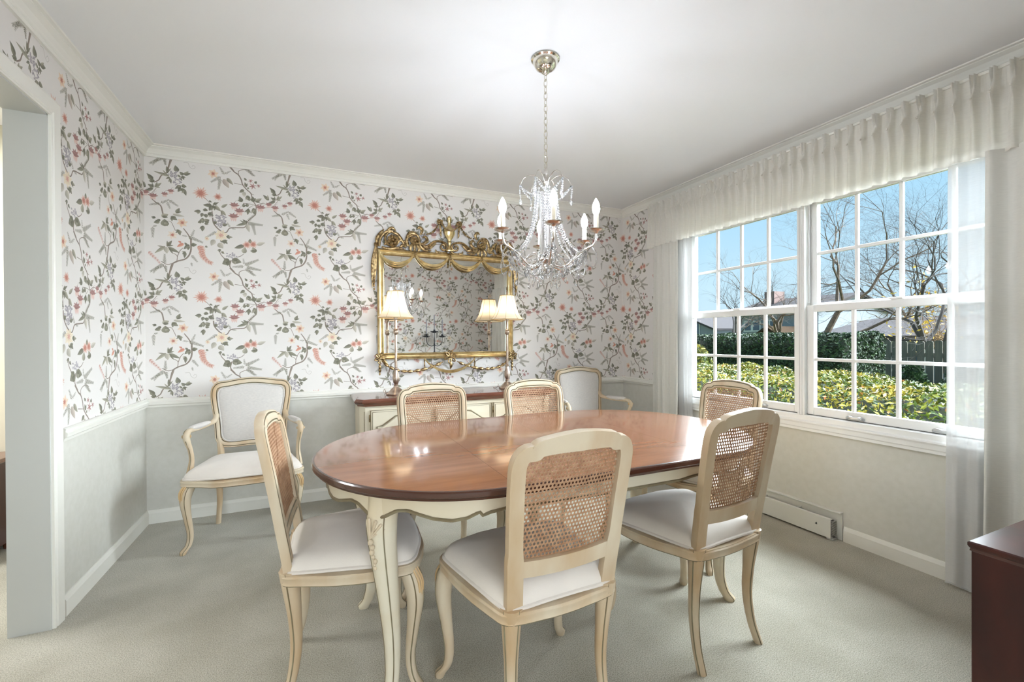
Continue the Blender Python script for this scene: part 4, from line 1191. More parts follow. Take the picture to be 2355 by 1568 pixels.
        leafy(mb, [(s * .072, top + .175, .045), (s * .076, top + .15, .045), (s * .070, top + .125, .04)], .008)
        mb.build('ribbon_bow', AG, root)
        mb = MB()
        rosette(mb, s * .578, top + .028, .020, .03)
        for o in (0, .010, .020):
            leafy(mb, [(s * (.574 + o * .6), top + .015, .03), (s * (.585 + o), top - .08, .032), (s * (.588 + o * 1.2), top - .17, .03), (s * (.590 + o), top - .25 - o * 3, .028)], .010)
        beads(mb, [(s * .595, top - .20, .03), (s * .600, top - .26, .03), (s * .596, top - .33, .03)], .011, .007, 5, 1.5)
        mb.build('side_drop', AG, root)
    mb = MB()
    uc = lambda p: (p[0], -.036 + p[1] * .62, p[2])
    mb.lathe([(.034, .028), (.036, .036), (.018, .046), (.010, .070), (.013, .096), (.020, .104), (.012, .110), (.016, .122), (.030, .142), (.043, .168), (.047, .186), (.040, .190), (.046, .196), (.046, .206), (.036, .214), (.022, .226), (.014, .236), (.013, .270), (.018, .276), (.016, .292), (.019, .300), (.004, .316)], 24, (0, 0, top - .012), lobes=lambda a, z: .05 * math.cos(12 * a) if .14 < z < .19 else 0, T=uc)
    mb.build('urn', M['gold'], root)
    mb = MB()
    for r in (.0055, .004):
        mb.tube([T(lerp(-.075, .075, t), top + .232 - .05 * (4 * t * (1 - t)) - .006 * (r < .005), .064) for t in np.linspace(0, 1, 14)], r, 6)
    mb.build('urn_swag', AG, root)
    for x, l in ((0, .115), (-.285, .05), (.285, .05)):
        mb = MB(); beads(mb, [(x, top + .005, .05), (x + .004, top - l * .5, .054), (x, top - l, .05)], .012, .008, 6 if l > .1 else 3, 1.2); mb.build('tassel', AG, root)
    # lower ornament
    def bow(mb, cx, cz, r, s=1):
        for k in range(6):
            a = k * math.pi / 3 + .3
            mb.tube(catmull([T(cx, cz, .045), T(cx + r * .7 * math.cos(a - .3), cz + r * .7 * math.sin(a - .3), .05), T(cx + r * math.cos(a), cz + r * math.sin(a), .05), T(cx + r * .7 * math.cos(a + .3), cz + r * .7 * math.sin(a + .3), .05), T(cx, cz, .045)], 3), .006, 6)
        mb.ball(T(cx, cz, .052), .011, 8, 5)
    for s in (-1, 1):
        mb = MB(); bow(mb, s * .556, bot + .012, .042)
        leafy(mb, [(s * .55, bot, .04), (s * .52, bot - .02, .04), (s * .50, bot - .04, .04)], .012); mb.build('corner_bow', AG, root)
        mb = MB(); beads(mb, [(s * .560, bot - .02, .035), (s * .558, bot - .07, .035), (s * .560, bot - .125, .03)], .013, .008, 4, 1.6); mb.build('husk_drop', AG, root)
        mb = MB()
        pts = [(s * .525, bot - .030, .035), (s * .45, bot - .078, .038), (s * .36, bot - .096, .038), (s * .27, bot - .094, .038), (s * .16, bot - .070, .038), (s * .06, bot - .028, .038)]
        P = catmull([T(*p) for p in pts], 8)
        for i in range(9):
            k0 = int(i / 9 * (len(P) - 1)); k1 = int((i + .92) / 9 * (len(P) - 1))
            seg = [P[k0].lerp(P[k1], t) for t in (0, .2, .5, .8, 1)]
            mb.tube(seg, [.004, .011, .014, .010, .004], 7)
            mb.ball(tuple(P[k0]), .008, 6, 4)
        mb.tube(P, .004, 5)
        mb.tube([T(s * .212, bot + .004, .036), T(s * .212, bot - .09, .040)], .005, 6)
        mb.build('husk_garland', AG, root)
    mb = MB(); bow(mb, 0, bot + .012, .052)
    leafy(mb, [(0, bot - .02, .05), (.004, bot - .06, .05), (0, bot - .09, .04)], .012)
    mb.build('centre_bow', AG, root)
    mb = MB()
    for o, r in ((0, .0055), (-.009, .0045), (-.017, .004)):
        mb.tube([T(lerp(-.212, .212, t), bot + .0 - .100 * (4 * t * (1 - t)) ** .8 + o * math.sin(math.pi * t), .050) for t in np.linspace(0, 1, 22)], r, 6)
    mb.build('lower_swag', M['gold'], root)
mirror()

# ------------------------------------------------------------------ chandelier
def chandelier():
    CX, CY = .958, 1.764
    root = tag(empty('crystal_chandelier', (CX, CY, CEIL)), 'silver six-light chandelier with crystal bead strands hanging over the table', 'chandelier')
    Z = lambda z: z - CEIL
    S = M['silver']
    mb = MB(); mb.lathe([(.062, Z(2.44)), (.064, Z(2.433)), (.056, Z(2.428)), (.053, Z(2.415)), (.044, Z(2.398)), (.030, Z(2.388)), (.014, Z(2.384)), (.017, Z(2.376)), (.010, Z(2.370)), (.004, Z(2.366))], 32); mb.build('canopy', M['chrome'], root)
    n = 15; z1, z0 = 2.372, 1.945
    pitch = (z1 - z0) / n
    lk = None
    for k in range(n):
        zc = z1 - (k + .5) * pitch
        if lk is None:
            mb = MB(); h, w = pitch * .66, .0082
            mb.tube([(w * math.cos(a) * (1 if abs(math.sin(a)) < .7 else .9), 0, h * math.sin(a)) for a in np.linspace(0, 2 * math.pi, 17)[:-1]], .0019, 6, True)
            lk = mb.build('chain_link', M['chrome'], root); o = lk
        else:
            o = lk.copy(); COL.objects.link(o); o.parent = root
        o.location = (0, 0, Z(zc)); o.rotation_euler = (0, 0, (k % 2) * math.pi / 2 + .5)
    mb = MB(); mb.lathe([(.004, Z(1.95)), (.009, Z(1.945)), (.009, Z(1.925)), (.013, Z(1.92)), (.010, Z(1.90)), (.015, Z(1.885)), (.008, Z(1.87)), (.006, Z(1.84)), (.0055, Z(1.56)), (.012, Z(1.55)), (.030, Z(1.545)), (.034, Z(1.538)), (.024, Z(1.530)), (.010, Z(1.520)), (.014, Z(1.508)), (.008, Z(1.495)), (.004, Z(1.485))], 20); mb.build('column', S, root)
    mb = MB(); mb.lathe([(.030, Z(1.84)), (.031, Z(1.80)), (.031, Z(1.60)), (.029, Z(1.56))], 20, caps=False)
    mb.build('glass_sleeve', M['crystal'], root)
    th0 = math.radians(9)
    bead_pts = []
    def strand(name, pts, r0, r1, sp=1.92, drop=False):
        P = catmull(pts, 8)
        L = [0]
        for i in range(1, len(P)): L.append(L[-1] + (P[i] - P[i - 1]).length)
        mb = MB(); s = 0
        while s < L[-1]:
            t = s / L[-1]; r = lerp(r0, r1, t)
            i = min(len(P) - 2, int(np.searchsorted(L, s, 'right')) - 1)
            f = (s - L[i]) / max(1e-6, L[i + 1] - L[i])
            q = P[i].lerp(P[i + 1], f)
            mb.ball(tuple(q), r, 6, 4)
            s += r * sp
        if drop:
            e = P[-1]
            mb.lathe([(.001, 0), (.005, -.006), (.0075, -.016), (.006, -.024), (.001, -.030)], 6, (e.x, e.y, e.z - .002))
        return mb.build(name, M['crystal'], root, angle=20)
    def pol(r, a, z): return (r * math.cos(a), r * math.sin(a), Z(z))
    for k in range(6):
        a = th0 + k * math.pi / 3
        ah = a + math.pi / 6
        mb = MB()
        mb.tube(catmull([pol(.006, ah, 1.868), pol(.028, ah, 1.900), pol(.062, ah, 1.918), pol(.098, ah, 1.905), pol(.116, ah, 1.872)], 6), .0018, 6)
        mb.build('crown_wire', S, root)
        a2 = ah + math.pi / 3
        p0, p1 = pol(.116, ah, 1.870), pol(.116, a2, 1.870)
        mid = ((p0[0] + p1[0]) / 2 * .72, (p0[1] + p1[1]) / 2 * .72, Z(1.822))
        strand('crown_bead_strand', [p0, ((p0[0] + mid[0]) / 2, (p0[1] + mid[1]) / 2, Z(1.838)), mid, ((p1[0] + mid[0]) / 2, (p1[1] + mid[1]) / 2, Z(1.838)), p1], .0055, .0055)
        strand('hanging_bead_strand', [pol(.116, ah, 1.868), pol(.117, ah, 1.845), pol(.114, ah, 1.815)], .0055, .0045, drop=True)
        for off in (-.16, .16):
            strand('long_bead_strand', [pol(.048, a + off, 1.850), pol(.052, a + off, 1.78), pol(.066, a + off, 1.70), pol(.098, a + off * .9, 1.62), pol(.150, a + off * .7, 1.565), pol(.188, a + off * .4, 1.560)], .0075, .005)
        # arm with bobeche, candle and bulb
        mb = MB()
        P = catmull([pol(.010, a, 1.545), pol(.045, a, 1.510), pol(.095, a, 1.505), pol(.150, a, 1.550), pol(.190, a, 1.572), pol(.218, a, 1.585), pol(.230, a, 1.612), pol(.230, a, 1.632)], 5)
        mb.tube(P, [.0042] * len(P), 7)
        mb.tube(catmull([pol(.120, a, 1.522), pol(.090, a, 1.555), pol(.060, a, 1.562), pol(.050, a, 1.535), pol(.068, a, 1.525)], 5), .0024, 6)
        mb.tube(catmull([pol(.168, a, 1.562), pol(.185, a, 1.596), pol(.205, a, 1.590), pol(.198, a, 1.575)], 5), .0022, 6)
        arm = mb.build('arm', S, root)
        c = pol(.230, a, 0); cz = c[2] + 1.640
        mb = MB(); mb.lathe([(.006, -.010), (.012, -.004), (.022, -.003), (.036, .004), (.038, .008), (.034, .007), (.014, .002), (.013, .010), (.0, .011)], 24, (c[0], c[1], cz)); mb.build('bobeche', S, arm)
        mb = MB(); mb.lathe([(.0105, .004), (.0105, .070), (.008, .072)], 14, (c[0], c[1], cz)); mb.build('candle_sleeve', M['candle'], arm)
        mb = MB(); mb.lathe([(.007, .070), (.0135, .082), (.0165, .096), (.0145, .112), (.009, .126), (.004, .136), (.0008, .141)], 14, (c[0], c[1], cz)); mb.build('bulb', M['bulb'], arm)
        # lower festoons
        an = a + math.pi / 3
        q0, q1 = pol(.185, a, 1.556), pol(.185, an, 1.556)
        for z, kk in ((1.490, .82), (1.515, .9)):
            m1 = ((q0[0] + q1[0]) / 2 * kk, (q0[1] + q1[1]) / 2 * kk, Z(z))
            strand('festoon_strand', [q0, ((q0[0] + m1[0]) / 2, (q0[1] + m1[1]) / 2, Z(z + .016)), m1, ((q1[0] + m1[0]) / 2, (q1[1] + m1[1]) / 2, Z(z + .016)), q1], .0042, .0042)
        strand('arm_drop', [pol(.185, a, 1.552), pol(.186, a, 1.53), pol(.186, a, 1.505)], .0042, .0042, drop=True)
        strand('arm_drop', [pol(.214, a, 1.575), pol(.232, a, 1.54), pol(.222, a, 1.49), pol(.196, a, 1.50)], .0040, .0034)
        strand('lower_strand', [pol(.185, a + .1, 1.552), pol(.135, a + .1, 1.490), pol(.07, a + .05, 1.462), pol(.012, a, 1.486)], .0048, .0042)
        strand('lower_drop', [pol(.135, ah, 1.492), pol(.135, ah, 1.47), pol(.134, ah, 1.452)], .0042, .0042, drop=True)
        strand('lower_drop', [pol(.06, ah, 1.485), pol(.06, ah, 1.465), pol(.06, ah, 1.448)], .0042, .0042, drop=True)
        mb = MB()
        for kk in range(3):
            b = a + (kk - 1) * .10
            mb.lathe([(.001, 0), (.006, -.008), (.0075, -.018), (.004, -.028), (.001, -.034)], 6, pol(.10, b, 1.505 - .01 * (kk % 2)))
        mb.build('prism_drops', M['crystal'], root, angle=20)
    mb = MB(); mb.ball((0, 0, Z(1.468)), .014, 10, 7); mb.build('finial_ball', M['crystal'], root, angle=20)
chandelier()

# ------------------------------------------------------------------ chest at the right edge
def chest():
    x0, x1, y0, y1, h = 1.559, 2.62, YF + .018, .576, .650
    root = tag(empty('mahogany_chest', (x0, y0, 0)), 'dark red-brown wooden chest cut off by the lower right corner', 'chest')
    ox, oy = x0, y0
    mb = MB(); mb.box(.003, x1 - x0 - .003, 0, y1 - y0 - .006, .05, h - .022); mb.build('carcass', M['mahogany'], root, bevel=.003)
    mb = MB()
    def r4(o, z): return [(o, 0, z), (o, y1 - y0 - o, z), (x1 - x0 - o, y1 - y0 - o, z), (x1 - x0 - o, 0, z)]
    mb.rings([r4(.003, h - .024), r4(.004, h - .018), r4(.001, h - .013), r4(0, h - .010), r4(0, h - .003), r4(.003, h)], False, True, 0, False); mb.build('top', M['mahogany'], root)
    mb = MB(); mb.box(.004, x1 - x0 - .004, .004, y1 - y0 - .006, 0, .05); mb.build('plinth', M['mahogany'], root, bevel=.003)
    for k in range(3):
        z0 = .085 + k * .178
        mb = MB(); mb.box(.045, x1 - x0 - .045, y1 - y0 - .012, y1 - y0 + .004, z0, z0 + .165); d = mb.build('drawer', M['mahogany'], root, bevel=.003)
        for xx in (.25, .80):
            mb = MB(); mb.tube(catmull([(xx - .05, y1 - y0 + .004, z0 + .09), (xx - .03, y1 - y0 + .018, z0 + .075), (xx + .03, y1 - y0 + .018, z0 + .075), (xx + .05, y1 - y0 + .004, z0 + .09)], 4), .004, 6); mb.build('pull', M['antgold'], d)
chest()

def candelabra():
    root = tag(empty('crystal_candelabra', (1.71, YF + .155, .650)), 'dark three-candle candelabra hung with prisms, seen only in the mirror', 'candelabra')
    K = M['black']
    mb = MB(); mb.lathe([(.075, 0), (.075, .010), (.055, .018), (.030, .035), (.014, .06), (.020, .09), (.012, .12), (.016, .20), (.010, .26), (.018, .33), (.009, .36), (.009, .44), (.014, .47)], 20); mb.build('stem', K, root)
    for s, zc in ((-1, .585), (0, .655), (1, .585)):
        c = (s * .125, 0, zc)
        mb = MB()
        if s: mb.tube(catmull([(0, 0, .45), (s * .05, 0, .43), (s * .11, 0, .47), (s * .125, 0, zc - .02)], 5), .006, 7)
        else: mb.tube([(0, 0, .46), (0, 0, zc - .02)], .008, 7)
        a = mb.build('branch', K, root)
        mb = MB(); mb.lathe([(.010, -.025), (.030, -.018), (.058, .0), (.060, .006), (.030, .004), (.014, .012), (.014, .03), (.011, .03)], 24, c, lobes=lambda t, z: .10 * math.cos(10 * t)); mb.build('drip_pan', K, a)
        mb = MB(); mb.lathe([(.008, .025), (.0075, .25), (.002, .262)], 10, c); mb.build('candle', pm('grey_candle', (150, 152, 165), .4), a)
        for k in range(10):
            t = 2 * math.pi * k / 10
            mb = MB(); mb.lathe([(.001, 0), (.0045, -.01), (.0045, -.085), (.001, -.10)], 6, (c[0] + .054 * math.cos(t), .054 * math.sin(t), zc - .006)); mb.build('prism', M['crystal'], a, angle=20)
candelabra()

# ------------------------------------------------------------------ glimpsed next door
def hall_chest():
    root = tag(empty('hall_cabinet', (-2.05, 3.36, 0)), 'dark brown low cabinet glimpsed through the doorway at the left edge', 'cabinet')
    mb = MB(); mb.box(-.48, .48, -.15, .19, .06, .52); mb.build('carcass', M['mahogany'], root, bevel=.004)
    mb = MB(); mb.box(-.50, .50, -.17, .20, .52, .545); mb.build('top', M['walnut'], root, bevel=.005)
    for s in (-1, 1):
        mb = MB(); mb.box(s * .24 - .22, s * .24 + .22, -.165, -.15, .10, .49); d = mb.build('door', M['walnut'], root, bevel=.004)
        mb = MB(); mb.ball((s * .05, -.178, .32), .013, 8, 6); mb.build('knob', M['antgold'], d)
    for sx in (-.44, .44):
        for sy in (-.11, .15):
            mb = MB(); mb.lathe([(.03, .06), (.022, .03), (.018, 0)], 10, (sx, sy, 0)); mb.build('foot', M['walnut'], root)
hall_chest()
root = tag(empty('flush_ceiling_lamp', (-2.2, 2.75, CEIL)), 'round white ceiling lamp in the hall beyond the doorway', 'lamp')
mb = MB(); mb.lathe([(.46, 0), (.46, -.022), (.452, -.030), (.45, -.030)], 32); mb.build('housing', M['trim'], root)

# ------------------------------------------------------------------ garden and neighbours
GZ = -.45
MG = {
 'grass': pm('lawn', (66, 76, 38), .9, col2=(88, 90, 48), nscale=9),
 'leafA': pm('hedge_leaf', (92, 106, 30), .5, col2=(150, 136, 52), nscale=2.2, spec=.4),
 'leafB': pm('hedge_leaf_deep', (32, 56, 26), .5, col2=(72, 90, 32), nscale=5, spec=.4),
 'leafR': pm('hedge_leaf_russet', (150, 92, 52), .5, col2=(168, 130, 60), nscale=6),
 'yew': pm('yew_leaf', (24, 44, 32), .6, col2=(44, 68, 42), nscale=7),
 'yewl': pm('yew_leaf_tip', (58, 88, 48), .6),
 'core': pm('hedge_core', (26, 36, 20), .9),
 'fence': pm('fence_wood', (112, 108, 96), .85, col2=(92, 92, 84), nscale=6, stretch=(6, 6, .6)),
 'siding': pm('house_siding', (128, 136, 146), .9, spec=0.1), 'roof': pm('roof_shingle', (78, 76, 78), 1.0, col2=(62, 60, 61), nscale=20, spec=0.0),
 'roofb': pm('roof_brown', (60, 50, 42), 1.0, spec=0.0), 'bark': pm('bark', (72, 62, 54), .9, col2=(100, 86, 72), nscale=14), 'barkd': pm('bark_dark', (66, 62, 60), .9),
 'yellow': pm('yellow_leaf', (222, 186, 74), .6), 'housewin': pm('house_window', (70, 86, 104), .1), 'white': pm('house_white', (190, 194, 196), .8),
 'brick': pm('brick_chimney', (120, 100, 96), .9), 'dry': pm('dry_twig', (130, 106, 78), .9),
}
g = MB(); g.box(XR + .12, 90, -60, 90, GZ - .2, GZ); struct(g.build('ground_lawn', MG['grass']))

def leaf_cloud(n, sampler, size, seed, mats_w, tilt=.9, fold=True):
    rnd = random.Random(seed); mb = MB()
    for _ in range(n):
        p, nr, sc = sampler(rnd)
        nr = (Vector(nr) + Vector((rnd.gauss(0, tilt), rnd.gauss(0, tilt), rnd.gauss(0, tilt)))).normalized()
        t = nr.cross(Vector((rnd.gauss(0, 1), rnd.gauss(0, 1), rnd.gauss(0, 1))))
        if t.length < 1e-4: continue
        t.normalize(); b = nr.cross(t)
        L = size * sc * rnd.uniform(.7, 1.3); w = L * .42
        P = Vector(p)
        vs = [P - t * L * .5, P + b * w * .5 + nr * w * .18, P + t * L * .5, P - b * w * .5 + nr * w * .18]
        x = rnd.random(); a = 0
        for i, q in enumerate(mats_w):
            if x < q: a = i; break
        mb.add([tuple(v) for v in vs], [(0, 1, 2), (0, 2, 3)], a, False)
    return mb
def fast_build(mb, name, mats, parent):
    me = bpy.data.meshes.new(name); me.from_pydata(mb.v, [], mb.f)
    for m in mats: me.materials.append(m)
    me.polygons.foreach_set('material_index', mb.m); me.update()
    o = bpy.data.objects.new(name, me); COL.objects.link(o); o.parent = parent
    return o
def hedge(name, label, x0, x1, y0, y1, z1, n, size, mats, w, seed, bump=.09):
    root = tag(empty(name, ((x0 + x1) / 2, (y0 + y1) / 2, GZ)), label, 'hedge')
    cx, cy = (x0 + x1) / 2, (y0 + y1) / 2
    H = lambda x, y: z1 + bump * mnoise.noise(Vector((x * 1.3, y * 1.3, seed))) + bump * .5 * mnoise.noise(Vector((x * 4, y * 4, seed + 5))) - .16 * max(0, (abs(x - cx) / ((x1 - x0) / 2) - .72) / .28) ** 2
    def samp(r):
        k = r.random()
        if k < .62:
            x, y = r.uniform(x0, x1), r.uniform(y0, y1)
            return (x - cx, y - cy, H(x, y) - GZ - abs(r.gauss(0, .035)) + .02), (0, 0, 1), 1
        if r.random() < .12:
            x = r.uniform(x0, x1); return (x - cx, y0 - cy + .05 * mnoise.noise(Vector((x * 2, 1, seed))), r.uniform(GZ, H(x, y0)) - GZ), (0, -1, .3), 1
        s = 0 if r.random() < .85 else 1
        y = r.uniform(y0, y1); x = (x0 if s == 0 else x1); z = r.uniform(GZ, H(x, y))
        x += .08 * mnoise.noise(Vector((y * 2, z * 2, seed)))
        return (x - cx, y - cy, z - GZ), ((-1 if s == 0 else 1), 0, .3), 1
    fo = fast_build(leaf_cloud(n, samp, size, seed, w), 'foliage', mats, root); fo['kind'] = 'stuff'
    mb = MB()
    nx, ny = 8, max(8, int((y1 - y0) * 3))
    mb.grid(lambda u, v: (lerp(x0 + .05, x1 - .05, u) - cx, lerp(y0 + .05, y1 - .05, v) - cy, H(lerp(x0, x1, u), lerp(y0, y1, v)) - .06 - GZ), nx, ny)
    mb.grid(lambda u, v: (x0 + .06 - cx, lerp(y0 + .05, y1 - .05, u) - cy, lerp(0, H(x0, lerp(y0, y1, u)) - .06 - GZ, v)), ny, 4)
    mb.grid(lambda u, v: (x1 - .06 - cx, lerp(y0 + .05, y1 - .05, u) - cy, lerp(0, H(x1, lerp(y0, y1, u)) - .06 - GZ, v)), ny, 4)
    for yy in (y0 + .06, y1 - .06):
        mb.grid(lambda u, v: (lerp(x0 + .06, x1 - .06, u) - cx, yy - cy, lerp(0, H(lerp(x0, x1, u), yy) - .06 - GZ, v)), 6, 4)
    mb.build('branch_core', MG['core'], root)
    return root
hedge('clipped_hedge', 'sunlit yellow-green clipped hedge just outside the window', 3.55, 5.5, .6, 7.6, .77, 80000, .046, [MG['leafA'], MG['leafB'], MG['leafR']], (.56, .965, 1.0), 4, .12)
hedge('yew_hedge', 'dark green clipped yew hedge across the lawn behind the sunlit hedge', 9.0, 10.4, 5.05, 17.5, 1.24, 60000, .075, [MG['yew'], MG['yewl']], (.76, 1), 9, .07)

def fence():
    X, y0, y1, zt = 12.2, .5, 8.2, 1.10
    root = tag(empty('board_fence', (X, 4, GZ)), 'weathered dog-ear board fence at the end of the lawn on the right', 'fence')
    w, gap = .132, .022
    mb = MB(); c = .03; h = zt - GZ
    mb.prism([(-w / 2, 0), (w / 2, 0), (w / 2, h - c), (w / 2 - c, h), (-w / 2 + c, h), (-w / 2, h - c)], 0, .018, lambda a, b, hh: (hh, a, b))
    first = mb.build('plank', MG['fence'], root)
    k = 0; y = y0
    rnd = random.Random(2)
    while y < y1:
        o = first if k == 0 else first.copy()
        if k: COL.objects.link(o); o.parent = root
        o.location = (rnd.uniform(0, .006), y - 4, rnd.uniform(-.015, .015)); k += 1; y += w + gap
    for z in (.35, 1.2):
        mb = MB(); mb.box(.02, .06, y0 - 4, y1 - 4, z, z + .09); mb.build('rail', MG['fence'], root)
    for yy in np.arange(y0, y1 + .1, 2.4):
        mb = MB(); mb.box(.02, .11, yy - 4.045, yy - 3.955, 0, h - .05); mb.build('post', MG['fence'], root)
fence()
def bush(name, label, loc, r, h, n, size, mats, w, seed, cat='shrub'):
    root = tag(empty(name, loc), label, cat)
    def samp(rn):
        a = rn.uniform(0, 6.28); t = rn.random() ** .7; z = t * h
        rr = r * math.sqrt(max(0, 1 - t ** 1.6)) * (.75 + .35 * mnoise.noise(Vector((math.cos(a) * 2, math.sin(a) * 2, z * 3 + seed)))) + .02
        return (rr * math.cos(a), rr * math.sin(a), z), (math.cos(a), math.sin(a), .4), 1
    fo = fast_build(leaf_cloud(n, samp, size, seed, w), 'foliage', mats, root); fo['kind'] = 'stuff'
    mb = MB(); mb.tube([(0, 0, -.02), (.02, 0, h * .5), (0, .01, h * .9)], [.03, .02, .008], 6)
    for k in range(8):
        a = k * .8; mb.tube([(0, 0, .06 * k), (r * .6 * math.cos(a), r * .6 * math.sin(a), .06 * k + h * .25)], [.012, .004], 5)
    mb.build('stem', MG['bark'], root)
    return root
bush('conifer_sapling', 'small dark conifer in front of the fence', (11.6, 5.15, GZ), .42, 1.05, 1800, .14, [MG['yew'], MG['yewl']], (.6, 1), 21)
bush('conifer_sapling', 'dark shrub against the fence at the far right of the window', (11.7, 4.35, GZ), .5, 1.15, 2000, .14, [MG['yew'], MG['yewl']], (.7, 1), 22)
bush('golden_shrub', 'rounded golden shrub at the left edge of the window, behind the hedge', (6.35, 6.0, GZ), .55, 1.5, 3000, .075, [MG['leafA'], MG['leafB']], (.7, 1), 23)

def house(name, label, x0, x1, y0, y1, z1, zr, axis, wall, roof, wins, chim=None):
    root = tag(empty(name, (x0, y0, GZ)), label, 'house')
    ox, oy = x0, y0
    mb = MB(); mb.box(0, x1 - x0, 0, y1 - y0, 0, z1 - GZ)
    w, d = x1 - x0, y1 - y0; h = z1 - GZ; hr = zr - GZ; e = .4
    if axis == 'y': mb.add([(0, 0, h), (w, 0, h), (w / 2, 0, hr), (0, d, h), (w, d, h), (w / 2, d, hr)], [(0, 1, 2), (3, 5, 4)], 0, False)
    else: mb.add([(0, 0, h), (0, d, h), (0, d / 2, hr), (w, 0, h), (w, d, h), (w, d / 2, hr)], [(0, 1, 2), (3, 5, 4)], 0, False)
    mb.build('wall', wall, root)
    mb = MB()
    t = .18
    if axis == 'y':
        k = (hr - h) / (w / 2)
        for s in (0, 1):
            xe, xm = (-e, w / 2) if s == 0 else (w + e, w / 2)
            ze = h - e * k
            mb.add([(xe, -e, ze), (xm, -e, hr), (xm, d + e, hr), (xe, d + e, ze), (xe, -e, ze + t), (xm, -e, hr + t), (xm, d + e, hr + t), (xe, d + e, ze + t)], [(0, 1, 2, 3), (4, 5, 6, 7), (0, 1, 5, 4), (2, 3, 7, 6), (0, 3, 7, 4), (1, 2, 6, 5)], 0, False)
    else:
        k = (hr - h) / (d / 2)
        for s in (0, 1):
            ye, ym = (-e, d / 2) if s == 0 else (d + e, d / 2)
            ze = h - e * k
            mb.add([(-e, ye, ze), (-e, ym, hr), (w + e, ym, hr), (w + e, ye, ze), (-e, ye, ze + t), (-e, ym, hr + t), (w + e, ym, hr + t), (w + e, ye, ze + t)], [(0, 1, 2, 3), (4, 5, 6, 7), (0, 1, 5, 4), (2, 3, 7, 6), (0, 3, 7, 4), (1, 2, 6, 5)], 0, False)
    mb.build('roof', roof, root)
    for (yy, zz, ww, hh) in wins:
        mb = MB(); mb.box(-.06, .05, yy - ww / 2 - .1, yy + ww / 2 + .1, zz - .1, zz + hh + .1); f = mb.build('window', MG['white'], root)
        mb = MB(); mb.box(-.075, -.055, yy - ww / 2, yy + ww / 2, zz, zz + hh); mb.build('pane', MG['housewin'], f)
    if chim:
        mb = MB(); mb.box(*chim); mb.build('chimney', MG['brick'], root)
    return root
house('two_storey_house', 'pale blue-grey two-storey house with small windows beyond the hedge', 30, 38, 18.3, 24.6, 3.0, 4.1, 'y', MG['siding'], MG['roof'], [(5.1, 2.2, .5, .6), (4.4, 2.2, .5, .6), (3.0, 2.0, .6, .85)], (2.2, 3.4, 4.6, 5.4, 3, 5.2))
house('porch_cottage', 'small brown-roofed gable in front of the two-storey house', 26.5, 29, 18.3, 20.0, 1.2, 1.75, 'x', MG['siding'], MG['roofb'], [])
house('grey_house', 'pale grey house at the far left of the window behind bare trees', 32, 40, 28.4, 37, 2.0, 3.6, 'x', MG['siding'], MG['roof'], [(2, 2, .9, 1.1)])
house('low_roof_house', 'low grey-roofed house behind the board fence', 17.5, 26, 2.0, 10.6, 1.12, 1.80, 'y', MG['siding'], MG['roof'], [(6, .6, 1, .8)])

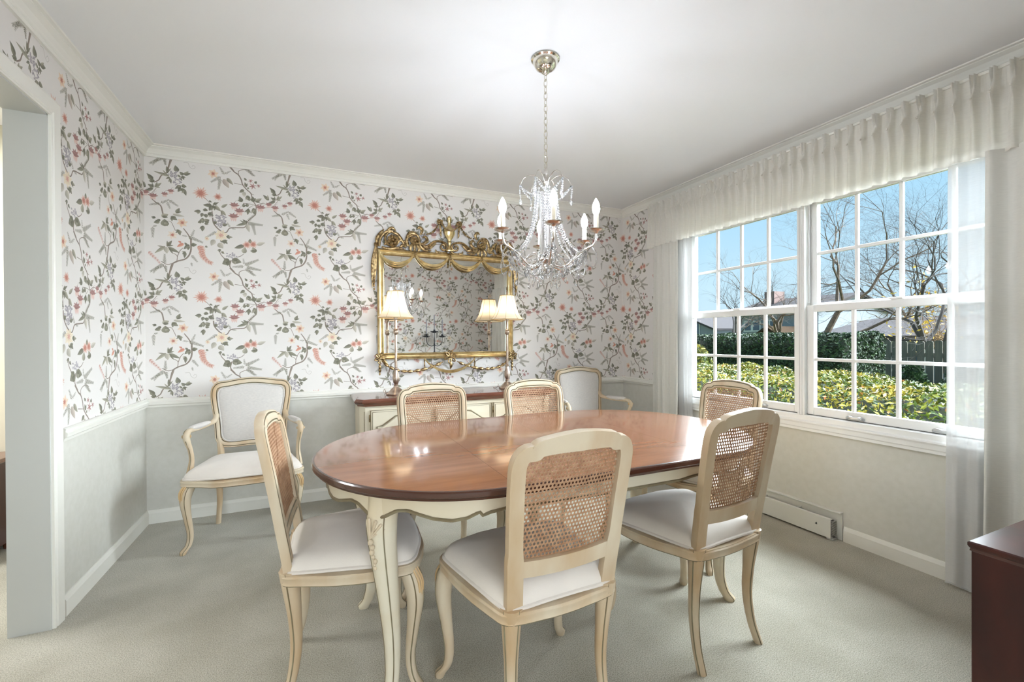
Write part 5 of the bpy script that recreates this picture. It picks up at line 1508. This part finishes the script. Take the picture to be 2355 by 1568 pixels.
def tree(name, label, loc, h, r0, seed, mats, levels=5, spread=.62, lean=(0, 0), leaves=0, twig=1.0, bias=(0, 0, .12), first=.26):
    root = tag(empty(name, loc), label, 'tree')
    rnd = random.Random(seed); mb = MB(); tw = MB(); tips = []
    def grow(p, d, L, r, lv):
        pts = [p]; q = p; dd = d.copy(); rr = [r]
        ns = 4 if lv < 3 else 3
        for k in range(ns):
            dd = (dd + Vector((rnd.gauss(0, .19), rnd.gauss(0, .19), rnd.gauss(0, .17))) + Vector(bias) * .4).normalized()
            q = q + dd * (L / ns); pts.append(q); rr.append(r * (1 - .38 * (k + 1) / ns))
        (mb if lv < 3 else tw).tube([tuple(x) for x in pts], rr, 6 if lv < 2 else (4 if lv < 4 else 3), caps=False)
        if lv >= levels:
            tips.append(q); return
        nb = 4 if lv < 1 else (rnd.choice((3, 3, 4)) if lv < levels - 1 else 4)
        for b in range(nb):
            t = rnd.uniform(.35, 1.0) if b else 1.0
            i = min(ns, max(1, round(t * ns)))
            ax = Vector((rnd.gauss(0, 1), rnd.gauss(0, 1), rnd.gauss(0, .6)))
            ax = (ax - dd * ax.dot(dd)).normalized()
            nd = (dd * math.cos(spread) + ax * math.sin(spread) * rnd.uniform(.7, 1.3)).normalized()
            grow(pts[i], nd, L * rnd.uniform(.58, .82), rr[i] * rnd.uniform(.55, .72), lv + 1)
    grow(Vector((0, 0, 0)), Vector((lean[0], lean[1], 1)).normalized(), h * first, r0, 0)
    fast_build(mb, 'trunk', mats[:1], root)
    o = fast_build(tw, 'twigs', mats[:1], root); o['kind'] = 'stuff'
    if leaves:
        def samp(r):
            t = r.choice(tips); return (t.x + r.gauss(0, .12), t.y + r.gauss(0, .12), t.z + r.gauss(0, .12)), (0, 0, 1), 1
        lf = fast_build(leaf_cloud(leaves, samp, .11, seed, (1,)), 'leaves', [MG['yellow']], root); lf['kind'] = 'stuff'
    return root
tree('bare_tree', 'large bare tree at the right, its dark limbs spreading across the upper right panes', (13.2, 4.70, GZ), 11.5, .10, 8, [MG['barkd']], 7, .66, (-.12, .20), 0, bias=(-.02, .05, .04), first=.21)
tree('bare_tree', 'bare forked tree just right of the window mullion', (13.0, 7.85, GZ), 11.0, .11, 14, [MG['bark']], 7, .62, (.05, -.12), first=.22)
tree('bare_tree', 'slim bare tree rising before the two-storey house', (19.5, 16.2, GZ), 8.6, .11, 31, [MG['barkd']], 5, .42)
tree('bare_tree', 'bare tree with sweeping branches at the left edge of the window', (17.0, 19.6, GZ), 9.0, .13, 44, [MG['barkd']], 5, .55, (.1, -.3))
tree('bare_tree', 'bare brown tree with a few yellow leaves in front of the low roof', (15.2, 5.7, GZ), 5.0, .06, 61, [MG['dry']], 6, .66, (0, .15), 260)
tree('bare_tree', 'distant bare tree between the mullion and the house', (22.0, 15.0, GZ), 9.5, .15, 73, [MG['bark']], 5, .60)
tree('bare_tree', 'distant bare tree above the low grey roof', (27.0, 12.0, GZ), 10.0, .16, 87, [MG['bark']], 6, .62)
tree('bare_tree', 'distant bare tree with dense brown twigs above the fence', (28.5, 8.0, GZ), 8.0, .13, 101, [MG['dry']], 6, .66)
tree('bare_tree', 'distant bare tree at the far right behind the fence', (22.5, 6.2, GZ), 8.0, .13, 117, [MG['bark']], 6, .66)
